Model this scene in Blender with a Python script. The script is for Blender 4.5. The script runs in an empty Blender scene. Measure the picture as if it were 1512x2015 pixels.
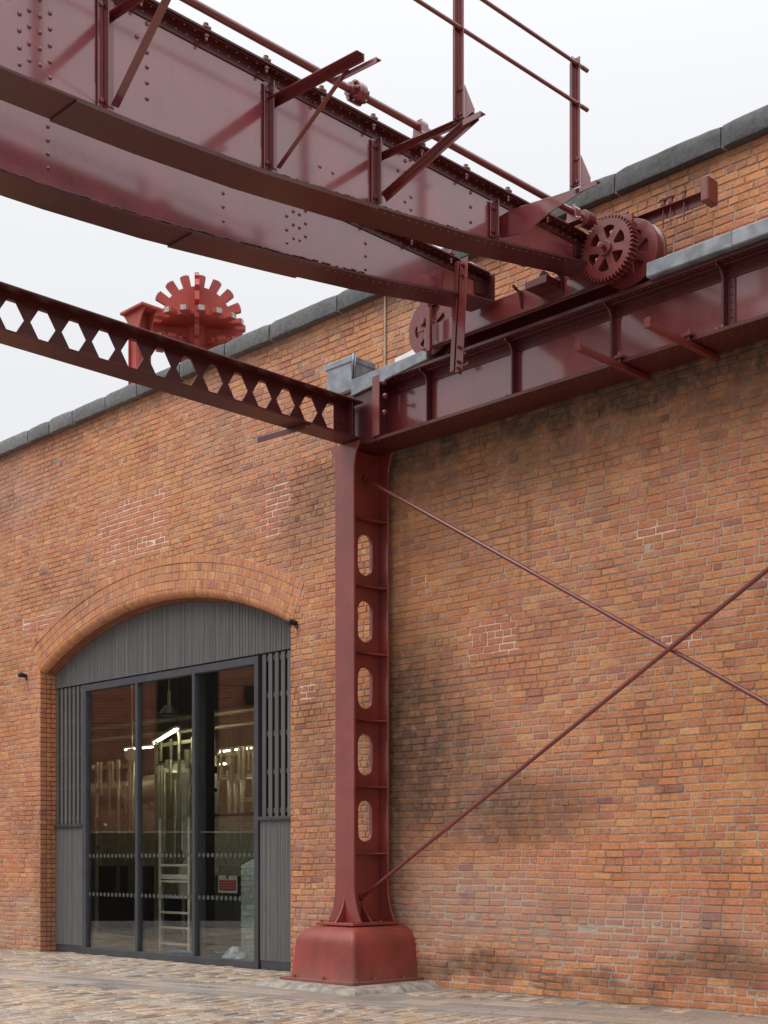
import bpy, math, random
import numpy as np
from mathutils import Vector, Matrix
from mathutils.geometry import tessellate_polygon
random.seed(7)
R = math.radians
S = bpy.context.scene
COL = S.collection

# ------------------------------------------------------------------ camera
cam_d = bpy.data.cameras.new('camera'); cam = bpy.data.objects.new('camera', cam_d); COL.objects.link(cam)
cam.location = (0, 0, 1.55)
cam.rotation_euler = (R(90), 0, R(90 - 44.742))          # level camera with a shift lens: uprights stay upright
cam_d.sensor_fit = 'VERTICAL'; cam_d.sensor_height = 36.0
cam_d.lens = 2664.9 / 2015 * 36.0
cam_d.shift_y = (1697 - 1007.5) / 2015
cam_d.clip_end = 3000; cam_d.clip_start = 0.05
S.camera = cam

# ------------------------------------------------------------------ sky and sun (bright overcast)
SUN_EL, SUN_AZ = R(52), R(205)       # azimuth of the sun clockwise from +Y
W = bpy.data.worlds.new('World'); S.world = W; W.use_nodes = True
nt = W.node_tree; nt.nodes.clear()
def _n(t, **k):
    n = nt.nodes.new(t)
    for a, b in k.items(): setattr(n, a, b)
    return n
sky = _n('ShaderNodeTexSky', sky_type='NISHITA'); sky.sun_disc = False
sky.sun_elevation = SUN_EL; sky.sun_rotation = SUN_AZ; sky.air_density = 1.0; sky.dust_density = 6.0
hsv = _n('ShaderNodeHueSaturation'); hsv.inputs['Saturation'].default_value = 0.25; hsv.inputs['Value'].default_value = 0.09
nt.links.new(sky.outputs[0], hsv.inputs['Color'])
tc = _n('ShaderNodeTexCoord'); sx = _n('ShaderNodeSeparateXYZ'); nt.links.new(tc.outputs['Generated'], sx.inputs[0])
mx = _n('ShaderNodeMath', operation='MAXIMUM'); nt.links.new(sx.outputs[2], mx.inputs[0]); mx.inputs[1].default_value = 0.0
pw = _n('ShaderNodeMath', operation='POWER'); nt.links.new(mx.outputs[0], pw.inputs[0]); pw.inputs[1].default_value = 4.6
ml = _n('ShaderNodeMath', operation='MULTIPLY_ADD'); nt.links.new(pw.outputs[0], ml.inputs[0]); ml.inputs[1].default_value = 2.5; ml.inputs[2].default_value = 0.82
oc = _n('ShaderNodeVectorMath', operation='SCALE'); oc.inputs[0].default_value = (0.985, 1.0, 1.03); nt.links.new(ml.outputs[0], oc.inputs['Scale'])
mix = _n('ShaderNodeMix', data_type='RGBA'); mix.inputs['Factor'].default_value = 0.93
nt.links.new(hsv.outputs[0], mix.inputs['A']); nt.links.new(oc.outputs[0], mix.inputs['B'])
bg = _n('ShaderNodeBackground'); bg.inputs['Strength'].default_value = 1.0
nt.links.new(mix.outputs['Result'], bg.inputs[0])
wo = _n('ShaderNodeOutputWorld'); nt.links.new(bg.outputs[0], wo.inputs[0])

sl = bpy.data.lights.new('sun', 'SUN'); sl.energy = 1.5; sl.angle = R(40); sl.color = (1.0, 0.97, 0.93)
sun = bpy.data.objects.new('sun', sl); COL.objects.link(sun)
sd = Vector((math.sin(SUN_AZ) * math.cos(SUN_EL), math.cos(SUN_AZ) * math.cos(SUN_EL), math.sin(SUN_EL)))
sun.rotation_euler = sd.to_track_quat('Z', 'Y').to_euler(); sun.location = sd * 60

vs = S.view_settings; vs.view_transform = 'Standard'; vs.look = 'None'; vs.exposure = 0.12; vs.gamma = 1.0; vs.use_curve_mapping = False
S.cycles.use_denoising = True
S.cycles.max_bounces = 8; S.cycles.transparent_max_bounces = 16; S.cycles.glossy_bounces = 4

# ------------------------------------------------------------------ node helpers
def nd(nt, typ, ins=None, **props):
    n = nt.nodes.new(typ)
    for a, b in props.items(): setattr(n, a, b)
    for k, v in (ins or {}).items():
        s = n.inputs[k]
        if isinstance(v, bpy.types.NodeSocket): nt.links.new(v, s)
        else: s.default_value = v
    return n
def mth(nt, op, a, b=0.0, c=0.0, clamp=False):
    n = nd(nt, 'ShaderNodeMath', {0: a, 1: b, 2: c}, operation=op); n.use_clamp = clamp
    return n.outputs[0]
def mixc(nt, f, a, b, bt='MIX'):
    n = nd(nt, 'ShaderNodeMix', {}, data_type='RGBA', blend_type=bt)
    for k, v in (('Factor', f), ('A', a), ('B', b)):
        s = [i for i in n.inputs if i.name == k and (i.type == 'RGBA' if k != 'Factor' else i.type == 'VALUE')][0]
        if isinstance(v, bpy.types.NodeSocket): nt.links.new(v, s)
        else: s.default_value = (*v, 1) if k != 'Factor' and len(v) == 3 else v
    return [o for o in n.outputs if o.type == 'RGBA'][0]
def noise(nt, vec, scale, detail=3, rough=0.55, dist=0.0):
    return nd(nt, 'ShaderNodeTexNoise', {'Vector': vec, 'Scale': scale, 'Detail': detail, 'Roughness': rough, 'Distortion': dist}).outputs[0]
def ramp(nt, v, lo, hi, a=0.0, b=1.0, smooth=True):
    return nd(nt, 'ShaderNodeMapRange', {'Value': v, 1: lo, 2: hi, 3: a, 4: b}, interpolation_type='SMOOTHSTEP' if smooth else 'LINEAR').outputs[0]
def newmat(name):
    m = bpy.data.materials.new(name); m.use_nodes = True
    nt = m.node_tree; nt.nodes.clear()
    out = nd(nt, 'ShaderNodeOutputMaterial')
    b = nd(nt, 'ShaderNodeBsdfPrincipled'); nt.links.new(b.outputs[0], out.inputs[0])
    pos = nd(nt, 'ShaderNodeNewGeometry').outputs['Position']
    return m, nt, b, pos
def setin(nt, b, **k):
    for a, v in k.items():
        s = b.inputs[a.replace('_', ' ')]
        if isinstance(v, bpy.types.NodeSocket): nt.links.new(v, s)
        else: s.default_value = (*v, 1) if isinstance(v, tuple) and len(v) == 3 else v
def bump(nt, h, strength, dist=0.01):
    return nd(nt, 'ShaderNodeBump', {'Height': h, 'Strength': strength, 'Distance': dist}).outputs[0]
def stretch(nt, pos, sx, sy, sz):
    return nd(nt, 'ShaderNodeVectorMath', {0: pos, 1: (sx, sy, sz)}, operation='MULTIPLY').outputs[0]

def simple(name, col, rough=0.6, metal=0.0, var=0.15, scale=8, spec=0.5, bmp=0.0):
    m, nt, b, pos = newmat(name)
    n = noise(nt, pos, scale, 4)
    c = mixc(nt, ramp(nt, n, 0.3, 0.7), tuple(x * (1 - var) for x in col), tuple(min(1, x * (1 + var)) for x in col))
    setin(nt, b, Base_Color=c, Roughness=rough, Metallic=metal, Specular_IOR_Level=spec)
    if bmp: setin(nt, b, Normal=bump(nt, noise(nt, pos, scale * 6, 4), bmp, 0.004))
    return m
def emit(name, col, st):
    m, nt, b, pos = newmat(name)
    setin(nt, b, Base_Color=(0.8, 0.8, 0.75), Emission_Color=col, Emission_Strength=st, Roughness=0.4)
    return m

def paint(name, col, rough=0.30, spec=0.5, coat=0.0, lumps=0.25, cior=1.9):
    """old, many times brushed gloss paint on iron"""
    m, nt, b, pos = newmat(name)
    n1 = noise(nt, pos, 2.2, 4); n2 = noise(nt, pos, 26, 4)
    streak = noise(nt, stretch(nt, pos, 26, 26, 1.2), 1.0, 3)
    c = mixc(nt, ramp(nt, n1, 0.3, 0.72), tuple(x * 0.80 for x in col), tuple(x * 1.16 for x in col))
    c = mixc(nt, ramp(nt, streak, 0.52, 0.78, 0, 0.35), c, (col[0] * 0.55, col[1] * 0.7, col[2] * 0.8))
    c = mixc(nt, ramp(nt, n2, 0.66, 0.80, 0, 0.35), c, (col[0] * 0.45, col[1] * 0.6, col[2] * 0.6))
    fade = ramp(nt, noise(nt, stretch(nt, pos, 1.3, 1.3, 0.5), 1.0, 5, 0.65), 0.52, 0.74, 0, 0.45)
    c = mixc(nt, fade, c, (col[0] * 1.3, col[1] * 1.5, col[2] * 1.55))
    chip = ramp(nt, noise(nt, pos, 9, 6, 0.8), 0.685, 0.70, 0, 0.75)
    c = mixc(nt, chip, c, (0.070, 0.026, 0.014))
    run = mth(nt, 'MULTIPLY', ramp(nt, noise(nt, stretch(nt, pos, 48, 48, 0.7), 1.0, 2), 0.64, 0.74), ramp(nt, noise(nt, pos, 3.1, 3), 0.5, 0.62))
    c = mixc(nt, mth(nt, 'MULTIPLY', run, 0.5), c, (0.055, 0.020, 0.014))
    rg = mth(nt, 'MULTIPLY_ADD', n1, 0.22, rough - 0.11)
    rg = mth(nt, 'MULTIPLY_ADD', chip, 0.25, mth(nt, 'MULTIPLY_ADD', streak, 0.12, rg))
    big = noise(nt, pos, 5.5, 2); fine = noise(nt, pos, 120, 2)
    pit = ramp(nt, noise(nt, pos, 18, 5, 0.7), 0.62, 0.75)
    h = mth(nt, 'MULTIPLY_ADD', fine, 0.10, mth(nt, 'MULTIPLY_ADD', big, 1.6, mth(nt, 'MULTIPLY', pit, 0.55)))
    setin(nt, b, Base_Color=c, Roughness=rg, Specular_IOR_Level=spec, Normal=bump(nt, h, lumps, 0.006), Coat_Weight=coat, Coat_Roughness=0.11, Coat_IOR=cior)
    return m
M = {}
RED = (0.235, 0.034, 0.027)
M['red'] = paint('red_oxide_gloss_shaded', (0.078, 0.0105, 0.0105), 0.36, 0.5, 0.10)  # darkened copy of the red paint, carrying the shade of flange undersides
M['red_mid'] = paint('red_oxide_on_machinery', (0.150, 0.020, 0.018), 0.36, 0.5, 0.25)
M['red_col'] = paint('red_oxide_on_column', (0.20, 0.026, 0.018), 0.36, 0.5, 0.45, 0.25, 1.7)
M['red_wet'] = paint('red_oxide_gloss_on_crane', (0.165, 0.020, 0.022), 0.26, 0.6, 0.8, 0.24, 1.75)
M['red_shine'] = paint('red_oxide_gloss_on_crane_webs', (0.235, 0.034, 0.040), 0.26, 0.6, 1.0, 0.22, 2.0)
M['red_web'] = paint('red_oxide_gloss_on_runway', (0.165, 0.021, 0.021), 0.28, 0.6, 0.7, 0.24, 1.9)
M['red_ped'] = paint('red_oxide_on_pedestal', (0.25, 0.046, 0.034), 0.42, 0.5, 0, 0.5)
def grime(m):
    nt = m.node_tree; b = [n for n in nt.nodes if n.type == 'BSDF_PRINCIPLED'][0]; src = b.inputs['Base Color'].links[0].from_socket
    pos = nd(nt, 'ShaderNodeNewGeometry').outputs['Position']; z = nd(nt, 'ShaderNodeSeparateXYZ', {0: pos}).outputs[2]
    n = noise(nt, stretch(nt, pos, 14, 14, 5), 1.0, 5, 0.7)
    f = ramp(nt, mth(nt, 'ADD', z, mth(nt, 'MULTIPLY', mth(nt, 'SUBTRACT', n, 0.5), 0.55)), 0.30, 0.06, 0, 0.45)
    nt.links.new(mixc(nt, f, src, (0.16, 0.105, 0.08)), b.inputs['Base Color'])
grime(M['red_ped'])
M['red_far'] = paint('red_lead_on_far_steel', (0.38, 0.062, 0.046), 0.5, 0.4)
M['bright'] = simple('galvanised_edge', (0.38, 0.34, 0.31), 0.4, 0.0, 0.2, 20)
M['lead'] = simple('lead_flashing', (0.20, 0.215, 0.24), 0.42, 0.15, 0.3, 6, 0.6, 0.25)
M['clad'] = None
M['frame'] = simple('dark_grey_frame', (0.048, 0.050, 0.058), 0.42, 0.0, 0.12, 5)
M['black'] = simple('black_steel', (0.012, 0.012, 0.013), 0.45, 0.0, 0.2, 5)
M['steel'] = simple('stainless_steel', (0.62, 0.58, 0.44), 0.32, 0.55, 0.15, 5)
M['alu'] = simple('ladder_aluminium', (0.66, 0.63, 0.50), 0.45, 0.3, 0.12, 9)
M['white'] = simple('white_board', (0.72, 0.72, 0.70), 0.6, 0, 0.08, 5)
M['signred'] = simple('sign_red', (0.24, 0.02, 0.018), 0.6, 0, 0.15, 30)
M['blue'] = simple('blue_hose', (0.03, 0.10, 0.28), 0.5, 0, 0.1, 5)
M['bag'] = simple('grey_polythene', (0.42, 0.47, 0.52), 0.3, 0, 0.3, 12)
M['yellow'] = simple('yellow_label', (0.65, 0.5, 0.03), 0.5)
M['wood'] = simple('pale_timber', (0.38, 0.26, 0.12), 0.7, 0, 0.2, 12)
M['dots'] = simple('frosted_dot', (0.045, 0.052, 0.047), 0.8, 0, 0.05, 5)
M['tube'] = emit('lit_fluorescent_tube', (1.0, 0.91, 0.62), 16.0)
M['plaster'] = simple('dark_interior_plaster', (0.075, 0.062, 0.05), 0.85, 0, 0.3, 3)
M['floor_in'] = simple('interior_concrete', (0.10, 0.095, 0.085), 0.35, 0, 0.25, 2)
M['hoard'] = simple('black_hoarding', (0.010, 0.010, 0.012), 0.5, 0, 0.3, 3)
M['pale'] = simple('pale_edge', (0.55, 0.54, 0.55), 0.6)
M['concrete'] = simple('rough_concrete', (0.27, 0.235, 0.20), 0.6, 0, 0.35, 9, 0.4, 0.9)

# ---- stains on the brickwork: shapes of their own on the wall face, plus painted shade under the girder (x, z, rx, rz, strength)
SOOT_SHADE = [(-11.95, 3.0, 1.15, 1.75, .86), (-11.3, 2.7, 1.0, 1.2, .7), (-10.3, 2.2, 1.45, .55, .72), (-12.2, 2.2, .6, 1.3, .7),
        (-13.7, 3.1, .6, 1.5, .45), (-13.9, 6.35, .8, .8, .45), (-13.0, 7.0, .8, .6, .35),
        (-7.5, .47, 1.0, .30, .6), (-11.0, .28, 1.2, .20, .75), (-9.0, .2, 1.4, .16, .5), (-9.4, 6.75, 5.5, .50, .95), (-10.4, 6.4, 3.0, .85, .6), (-7.0, 6.45, 1.8, .6, .6), (-10.9, 5.9, 1.2, 1.1, .40),  # bands under the runway girder: rain soot with the girder's shade painted in
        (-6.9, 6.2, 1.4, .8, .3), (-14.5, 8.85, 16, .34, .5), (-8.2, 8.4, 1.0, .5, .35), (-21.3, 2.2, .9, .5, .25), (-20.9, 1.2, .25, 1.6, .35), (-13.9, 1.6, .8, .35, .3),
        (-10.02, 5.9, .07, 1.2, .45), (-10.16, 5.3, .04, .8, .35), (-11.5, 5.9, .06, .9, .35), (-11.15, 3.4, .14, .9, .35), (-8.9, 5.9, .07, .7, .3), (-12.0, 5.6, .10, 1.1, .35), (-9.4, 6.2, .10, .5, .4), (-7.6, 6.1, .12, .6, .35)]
EFFL = [(-11.0, 1.0, 1.9, .55, 1.0), (-9.0, .85, 2.4, .40, .8), (-12.1, 1.2, .5, .8, .5), (-21.8, .5, 1.3, .6, .75), (-21.6, 8.0, 1.4, .55, .55), (-13.8, .7, .6, .6, .4),
        (-8.6, 7.0, 1.8, .35, .25), (-18.5, 5.9, 2.6, .7, .25), (-15, 7.8, 2.5, .8, .25)]
PATCH = [(-19.05, -17.12, 6.40, 7.33), (-14.80, -14.28, 6.42, 6.86), (-14.95, -14.45, 6.15, 6.40), (-21.5, -20.2, 5.60, 5.86), (-8.55, -8.05, 5.03, 5.16), (-8.18, -7.72, 3.83, 3.96), (-14.05, -13.75, 3.75, 3.99),
         (-10.95, -10.2, 4.02, 4.45), (-11.95, -11.67, 5.06, 5.15)]
def stain_shade_group():
    g = bpy.data.node_groups.new('wall_stains_shade', 'ShaderNodeTree')
    for o in ('Soot', 'Efflorescence', 'Repointed'): g.interface.new_socket(o, in_out='OUTPUT', socket_type='NodeSocketFloat')
    out = g.nodes.new('NodeGroupOutput')
    pos = nd(g, 'ShaderNodeNewGeometry').outputs['Position']
    wob = nd(g, 'ShaderNodeTexNoise', {'Vector': pos, 'Scale': 1.6, 'Detail': 4}).outputs['Color']
    off = nd(g, 'ShaderNodeVectorMath', {0: nd(g, 'ShaderNodeVectorMath', {0: wob, 1: (0.5, 0.5, 0.5)}, operation='SUBTRACT').outputs[0], 1: (0.7, 0.0, 0.6)}, operation='MULTIPLY').outputs[0]
    p2 = nd(g, 'ShaderNodeVectorMath', {0: pos, 1: off}, operation='ADD').outputs[0]
    s = nd(g, 'ShaderNodeSeparateXYZ', {0: p2}); sp = nd(g, 'ShaderNodeSeparateXYZ', {0: pos})
    def blobs(L):
        acc = None
        for (cx, cz, rx, rz, st) in L:
            src = sp if min(rx, rz) < 0.12 else s
            dx = mth(g, 'MULTIPLY', mth(g, 'SUBTRACT', src.outputs[0], cx), 1 / rx)
            dz = mth(g, 'MULTIPLY', mth(g, 'SUBTRACT', src.outputs[2], cz), 1 / rz)
            r = mth(g, 'SQRT', mth(g, 'ADD', mth(g, 'MULTIPLY', dx, dx), mth(g, 'MULTIPLY', dz, dz)))
            v = ramp(g, r, 1.25, 0.35, 0, st)
            acc = v if acc is None else mth(g, 'MAXIMUM', acc, v)
        return acc
    fine = noise(g, pos, 7, 5, 0.65)
    drip = noise(g, stretch(g, pos, 3.0, 1.0, 0.5), 1.0, 4, 0.6)
    soot_shade = mth(g, 'MULTIPLY', mth(g, 'MULTIPLY', blobs(SOOT_SHADE), ramp(g, fine, 0.25, 0.58, 0.62, 1.1)), ramp(g, drip, 0.30, 0.62, 0.74, 1.06))
    amb = ramp(g, noise(g, pos, 0.8, 5, 0.6), 0.50, 0.74, 0, 0.34)
    soot_shade = mth(g, 'MAXIMUM', soot_shade, mth(g, 'MULTIPLY', amb, ramp(g, fine, 0.3, 0.6, 0.5, 1)), clamp=True)
    eff = mth(g, 'MULTIPLY', blobs(EFFL), ramp(g, fine, 0.35, 0.65, 0.4, 1.0))
    eff = mth(g, 'MAXIMUM', eff, ramp(g, noise(g, pos, 1.1, 4), 0.60, 0.78, 0, 0.18), clamp=True)
    jag = mth(g, 'MULTIPLY', mth(g, 'SUBTRACT', noise(g, pos, 6, 3), 0.5), 0.16)
    acc = None
    for (x0, x1, z0, z1) in PATCH:
        a = mth(g, 'SUBTRACT', mth(g, 'ABSOLUTE', mth(g, 'SUBTRACT', sp.outputs[0], (x0 + x1) / 2)), (x1 - x0) / 2)
        b = mth(g, 'SUBTRACT', mth(g, 'ABSOLUTE', mth(g, 'SUBTRACT', sp.outputs[2], (z0 + z1) / 2)), (z1 - z0) / 2)
        v = ramp(g, mth(g, 'ADD', mth(g, 'MAXIMUM', a, b), jag), 0.03, -0.02)
        acc = v if acc is None else mth(g, 'MAXIMUM', acc, v)
    for k, v in (('Soot', soot_shade), ('Efflorescence', eff), ('Repointed', acc)): g.links.new(v, out.inputs[k])
    return g
STAIN_SHADE = stain_shade_group()

def brick_mat(name, src, stain_shade=True, dark=1.0):
    m, nt, b, pos = newmat(name)
    if src == 'attr': col = nd(nt, 'ShaderNodeAttribute', {}, attribute_name='Col').outputs['Color']
    else: col = nd(nt, 'ShaderNodeObjectInfo').outputs['Color']
    n1 = noise(nt, pos, 34, 5, 0.7); n2 = noise(nt, pos, 8, 3)
    c = mixc(nt, 1.0, col, mixc(nt, ramp(nt, n1, 0.3, 0.72), (0.72 * dark,) * 3, (1.2 * dark, 1.18 * dark, 1.16 * dark)), 'MULTIPLY')
    c = mixc(nt, ramp(nt, n2, 0.45, 0.75, 0, 0.45), c, mixc(nt, 1.0, c, (0.80, 0.74, 0.74), 'MULTIPLY'))
    speck = ramp(nt, noise(nt, pos, 75, 2, 0.8), 0.66, 0.74, 0, 0.6)
    c = mixc(nt, speck, c, (0.06, 0.045, 0.04))
    c = mixc(nt, ramp(nt, noise(nt, pos, 2.6, 5, 0.65), 0.35, 0.75, 0.0, 0.22), c, (0.50, 0.27, 0.16))
    sg = nt.nodes.new('ShaderNodeGroup'); sg.node_tree = STAIN_SHADE
    if stain_shade:
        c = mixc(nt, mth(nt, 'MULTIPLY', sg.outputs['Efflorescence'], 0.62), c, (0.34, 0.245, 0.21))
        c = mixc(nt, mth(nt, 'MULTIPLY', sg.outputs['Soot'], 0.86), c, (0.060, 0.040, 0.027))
    h = mth(nt, 'ADD', n1, mth(nt, 'MULTIPLY', noise(nt, pos, 120, 3, 0.7), 0.5))
    setin(nt, b, Base_Color=c, Roughness=ramp(nt, n2, 0.3, 0.7, 0.62, 0.86), Specular_IOR_Level=0.35, Normal=bump(nt, h, 0.55, 0.006))
    return m
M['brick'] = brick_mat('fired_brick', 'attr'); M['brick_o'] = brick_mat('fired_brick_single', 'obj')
M['brick_in'] = brick_mat('painted_brick', 'attr', False)
def mortar_mat():
    m, nt, b, pos = newmat('lime_mortar')
    n0 = noise(nt, pos, 0.9, 4, 0.6); n1 = noise(nt, pos, 40, 4, 0.7)
    c = mixc(nt, ramp(nt, n0, 0.36, 0.54), (0.26, 0.195, 0.145), (0.50, 0.42, 0.34))
    c = mixc(nt, ramp(nt, n1, 0.35, 0.7), mixc(nt, 1.0, c, (0.72, 0.72, 0.72), 'MULTIPLY'), c)
    sg = nt.nodes.new('ShaderNodeGroup'); sg.node_tree = STAIN_SHADE
    c = mixc(nt, mth(nt, 'MULTIPLY', sg.outputs['Efflorescence'], 0.6), c, (0.42, 0.38, 0.33))
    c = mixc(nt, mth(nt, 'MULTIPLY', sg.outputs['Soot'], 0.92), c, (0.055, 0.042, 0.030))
    c = mixc(nt, mth(nt, 'MULTIPLY', sg.outputs['Repointed'], 0.68), c, (0.78, 0.70, 0.57))
    setin(nt, b, Base_Color=c, Roughness=0.9, Specular_IOR_Level=0.2, Normal=bump(nt, n1, 0.6, 0.004))
    return m
M['mortar'] = mortar_mat()
def brick_tex_mat(name, k=1.0):
    m, nt, b, pos = newmat(name)
    s = nd(nt, 'ShaderNodeSeparateXYZ', {0: pos})
    v = nd(nt, 'ShaderNodeCombineXYZ', {0: mth(nt, 'ADD', s.outputs[0], s.outputs[1]), 1: s.outputs[2]}).outputs[0]
    t = nd(nt, 'ShaderNodeTexBrick', {'Vector': v, 'Color1': (0.36 * k, .10 * k, .045 * k, 1), 'Color2': (0.20 * k, .07 * k, .045 * k, 1), 'Mortar': (.3 * k, .26 * k, .21 * k, 1), 'Scale': 1.0, 'Mortar Size': 0.008, 'Brick Width': 0.244, 'Row Height': 0.084})
    c = mixc(nt, ramp(nt, noise(nt, pos, 3, 4), 0.3, 0.7), t.outputs[0], mixc(nt, 1.0, t.outputs[0], (.7, .7, .72), 'MULTIPLY'))
    setin(nt, b, Base_Color=c, Roughness=0.85, Normal=bump(nt, t.outputs[1], -0.5, 0.01))
    return m
M['brick_tex'] = brick_tex_mat('brick_coursing_far'); M['brick_pale'] = brick_tex_mat('brick_coursing_opposite', 1.5); M['brick_room'] = brick_tex_mat('brick_coursing_inside', 0.9)

def stone_mat(name, src, base=(1, 1, 1), rough=(0.24, 0.55), bs=0.5, sc=30):
    m, nt, b, pos = newmat(name)
    if src == 'attr': col = nd(nt, 'ShaderNodeAttribute', {}, attribute_name='Col').outputs['Color']
    elif src == 'obj': col = nd(nt, 'ShaderNodeObjectInfo').outputs['Color']
    else: col = None
    n1 = noise(nt, pos, sc, 5, 0.7); n2 = noise(nt, pos, 1.4, 4); n3 = noise(nt, pos, 140, 2)
    if col is None: col = mixc(nt, ramp(nt, n2, 0.35, 0.65), tuple(x * 0.8 for x in base), tuple(x * 1.15 for x in base))
    c = mixc(nt, 1.0, col, mixc(nt, ramp(nt, n1, 0.28, 0.72), (0.62, 0.62, 0.63), (1.22, 1.2, 1.17)), 'MULTIPLY')
    c = mixc(nt, ramp(nt, n2, 0.5, 0.72, 0, 0.35), c, mixc(nt, 1.0, c, (0.62, 0.60, 0.58), 'MULTIPLY'))
    setin(nt, b, Base_Color=c, Roughness=ramp(nt, n2, 0.3, 0.7, rough[0], rough[1]), Specular_IOR_Level=0.5, Normal=bump(nt, mth(nt, 'MULTIPLY_ADD', n3, 0.3, n1), bs, 0.006))
    return m
M['sett'] = stone_mat('granite_sett', 'attr'); M['sett_o'] = stone_mat('granite_sett_single', 'obj')
M['flag'] = stone_mat('worn_flagstone', 'obj', rough=(0.25, 0.5), bs=0.25)
M['joint'] = stone_mat('grit_joint', None, (0.27, 0.24, 0.21), (0.5, 0.7), 0.7, 60)
M['coping'] = stone_mat('gritstone_coping', 'obj', rough=(0.6, 0.85), bs=1.0, sc=16)
M['ground'] = stone_mat('far_yard_paving', None, (0.23, 0.20, 0.175), (0.4, 0.7), 0.4, 9)
def clad_mat():
    m, nt, b, pos = newmat('dark_stained_battens')
    col = nd(nt, 'ShaderNodeAttribute', {}, attribute_name='Col').outputs['Color']
    n = noise(nt, stretch(nt, pos, 40, 40, 2.0), 1.0, 4)
    c = mixc(nt, 1.0, col, mixc(nt, ramp(nt, n, 0.3, 0.7), (0.86, 0.86, 0.86), (1.12, 1.12, 1.11)), 'MULTIPLY')
    setin(nt, b, Base_Color=c, Roughness=0.6, Specular_IOR_Level=0.4)
    return m
M['clad'] = clad_mat()
def glass_mat():
    m = bpy.data.materials.new('pane_glass'); m.use_nodes = True; nt = m.node_tree; nt.nodes.clear()
    out = nd(nt, 'ShaderNodeOutputMaterial')
    tr = nd(nt, 'ShaderNodeBsdfTransparent', {'Color': (0.95, 0.965, 0.955, 1)})
    gl = nd(nt, 'ShaderNodeBsdfGlossy', {'Color': (1, 1, 1, 1), 'Roughness': 0.0})
    bf = nd(nt, 'ShaderNodeNewGeometry').outputs['Backfacing']
    fr = nd(nt, 'ShaderNodeFresnel', {'IOR': mth(nt, 'MULTIPLY_ADD', bf, 1 / 1.52 - 1.52, 1.52)})     # same reflectance entering and leaving the pane
    mx = nd(nt, 'ShaderNodeMixShader', {0: fr.outputs[0], 1: tr.outputs[0], 2: gl.outputs[0]})
    nt.links.new(mx.outputs[0], out.inputs[0])
    return m
M['glass'] = glass_mat()

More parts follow.
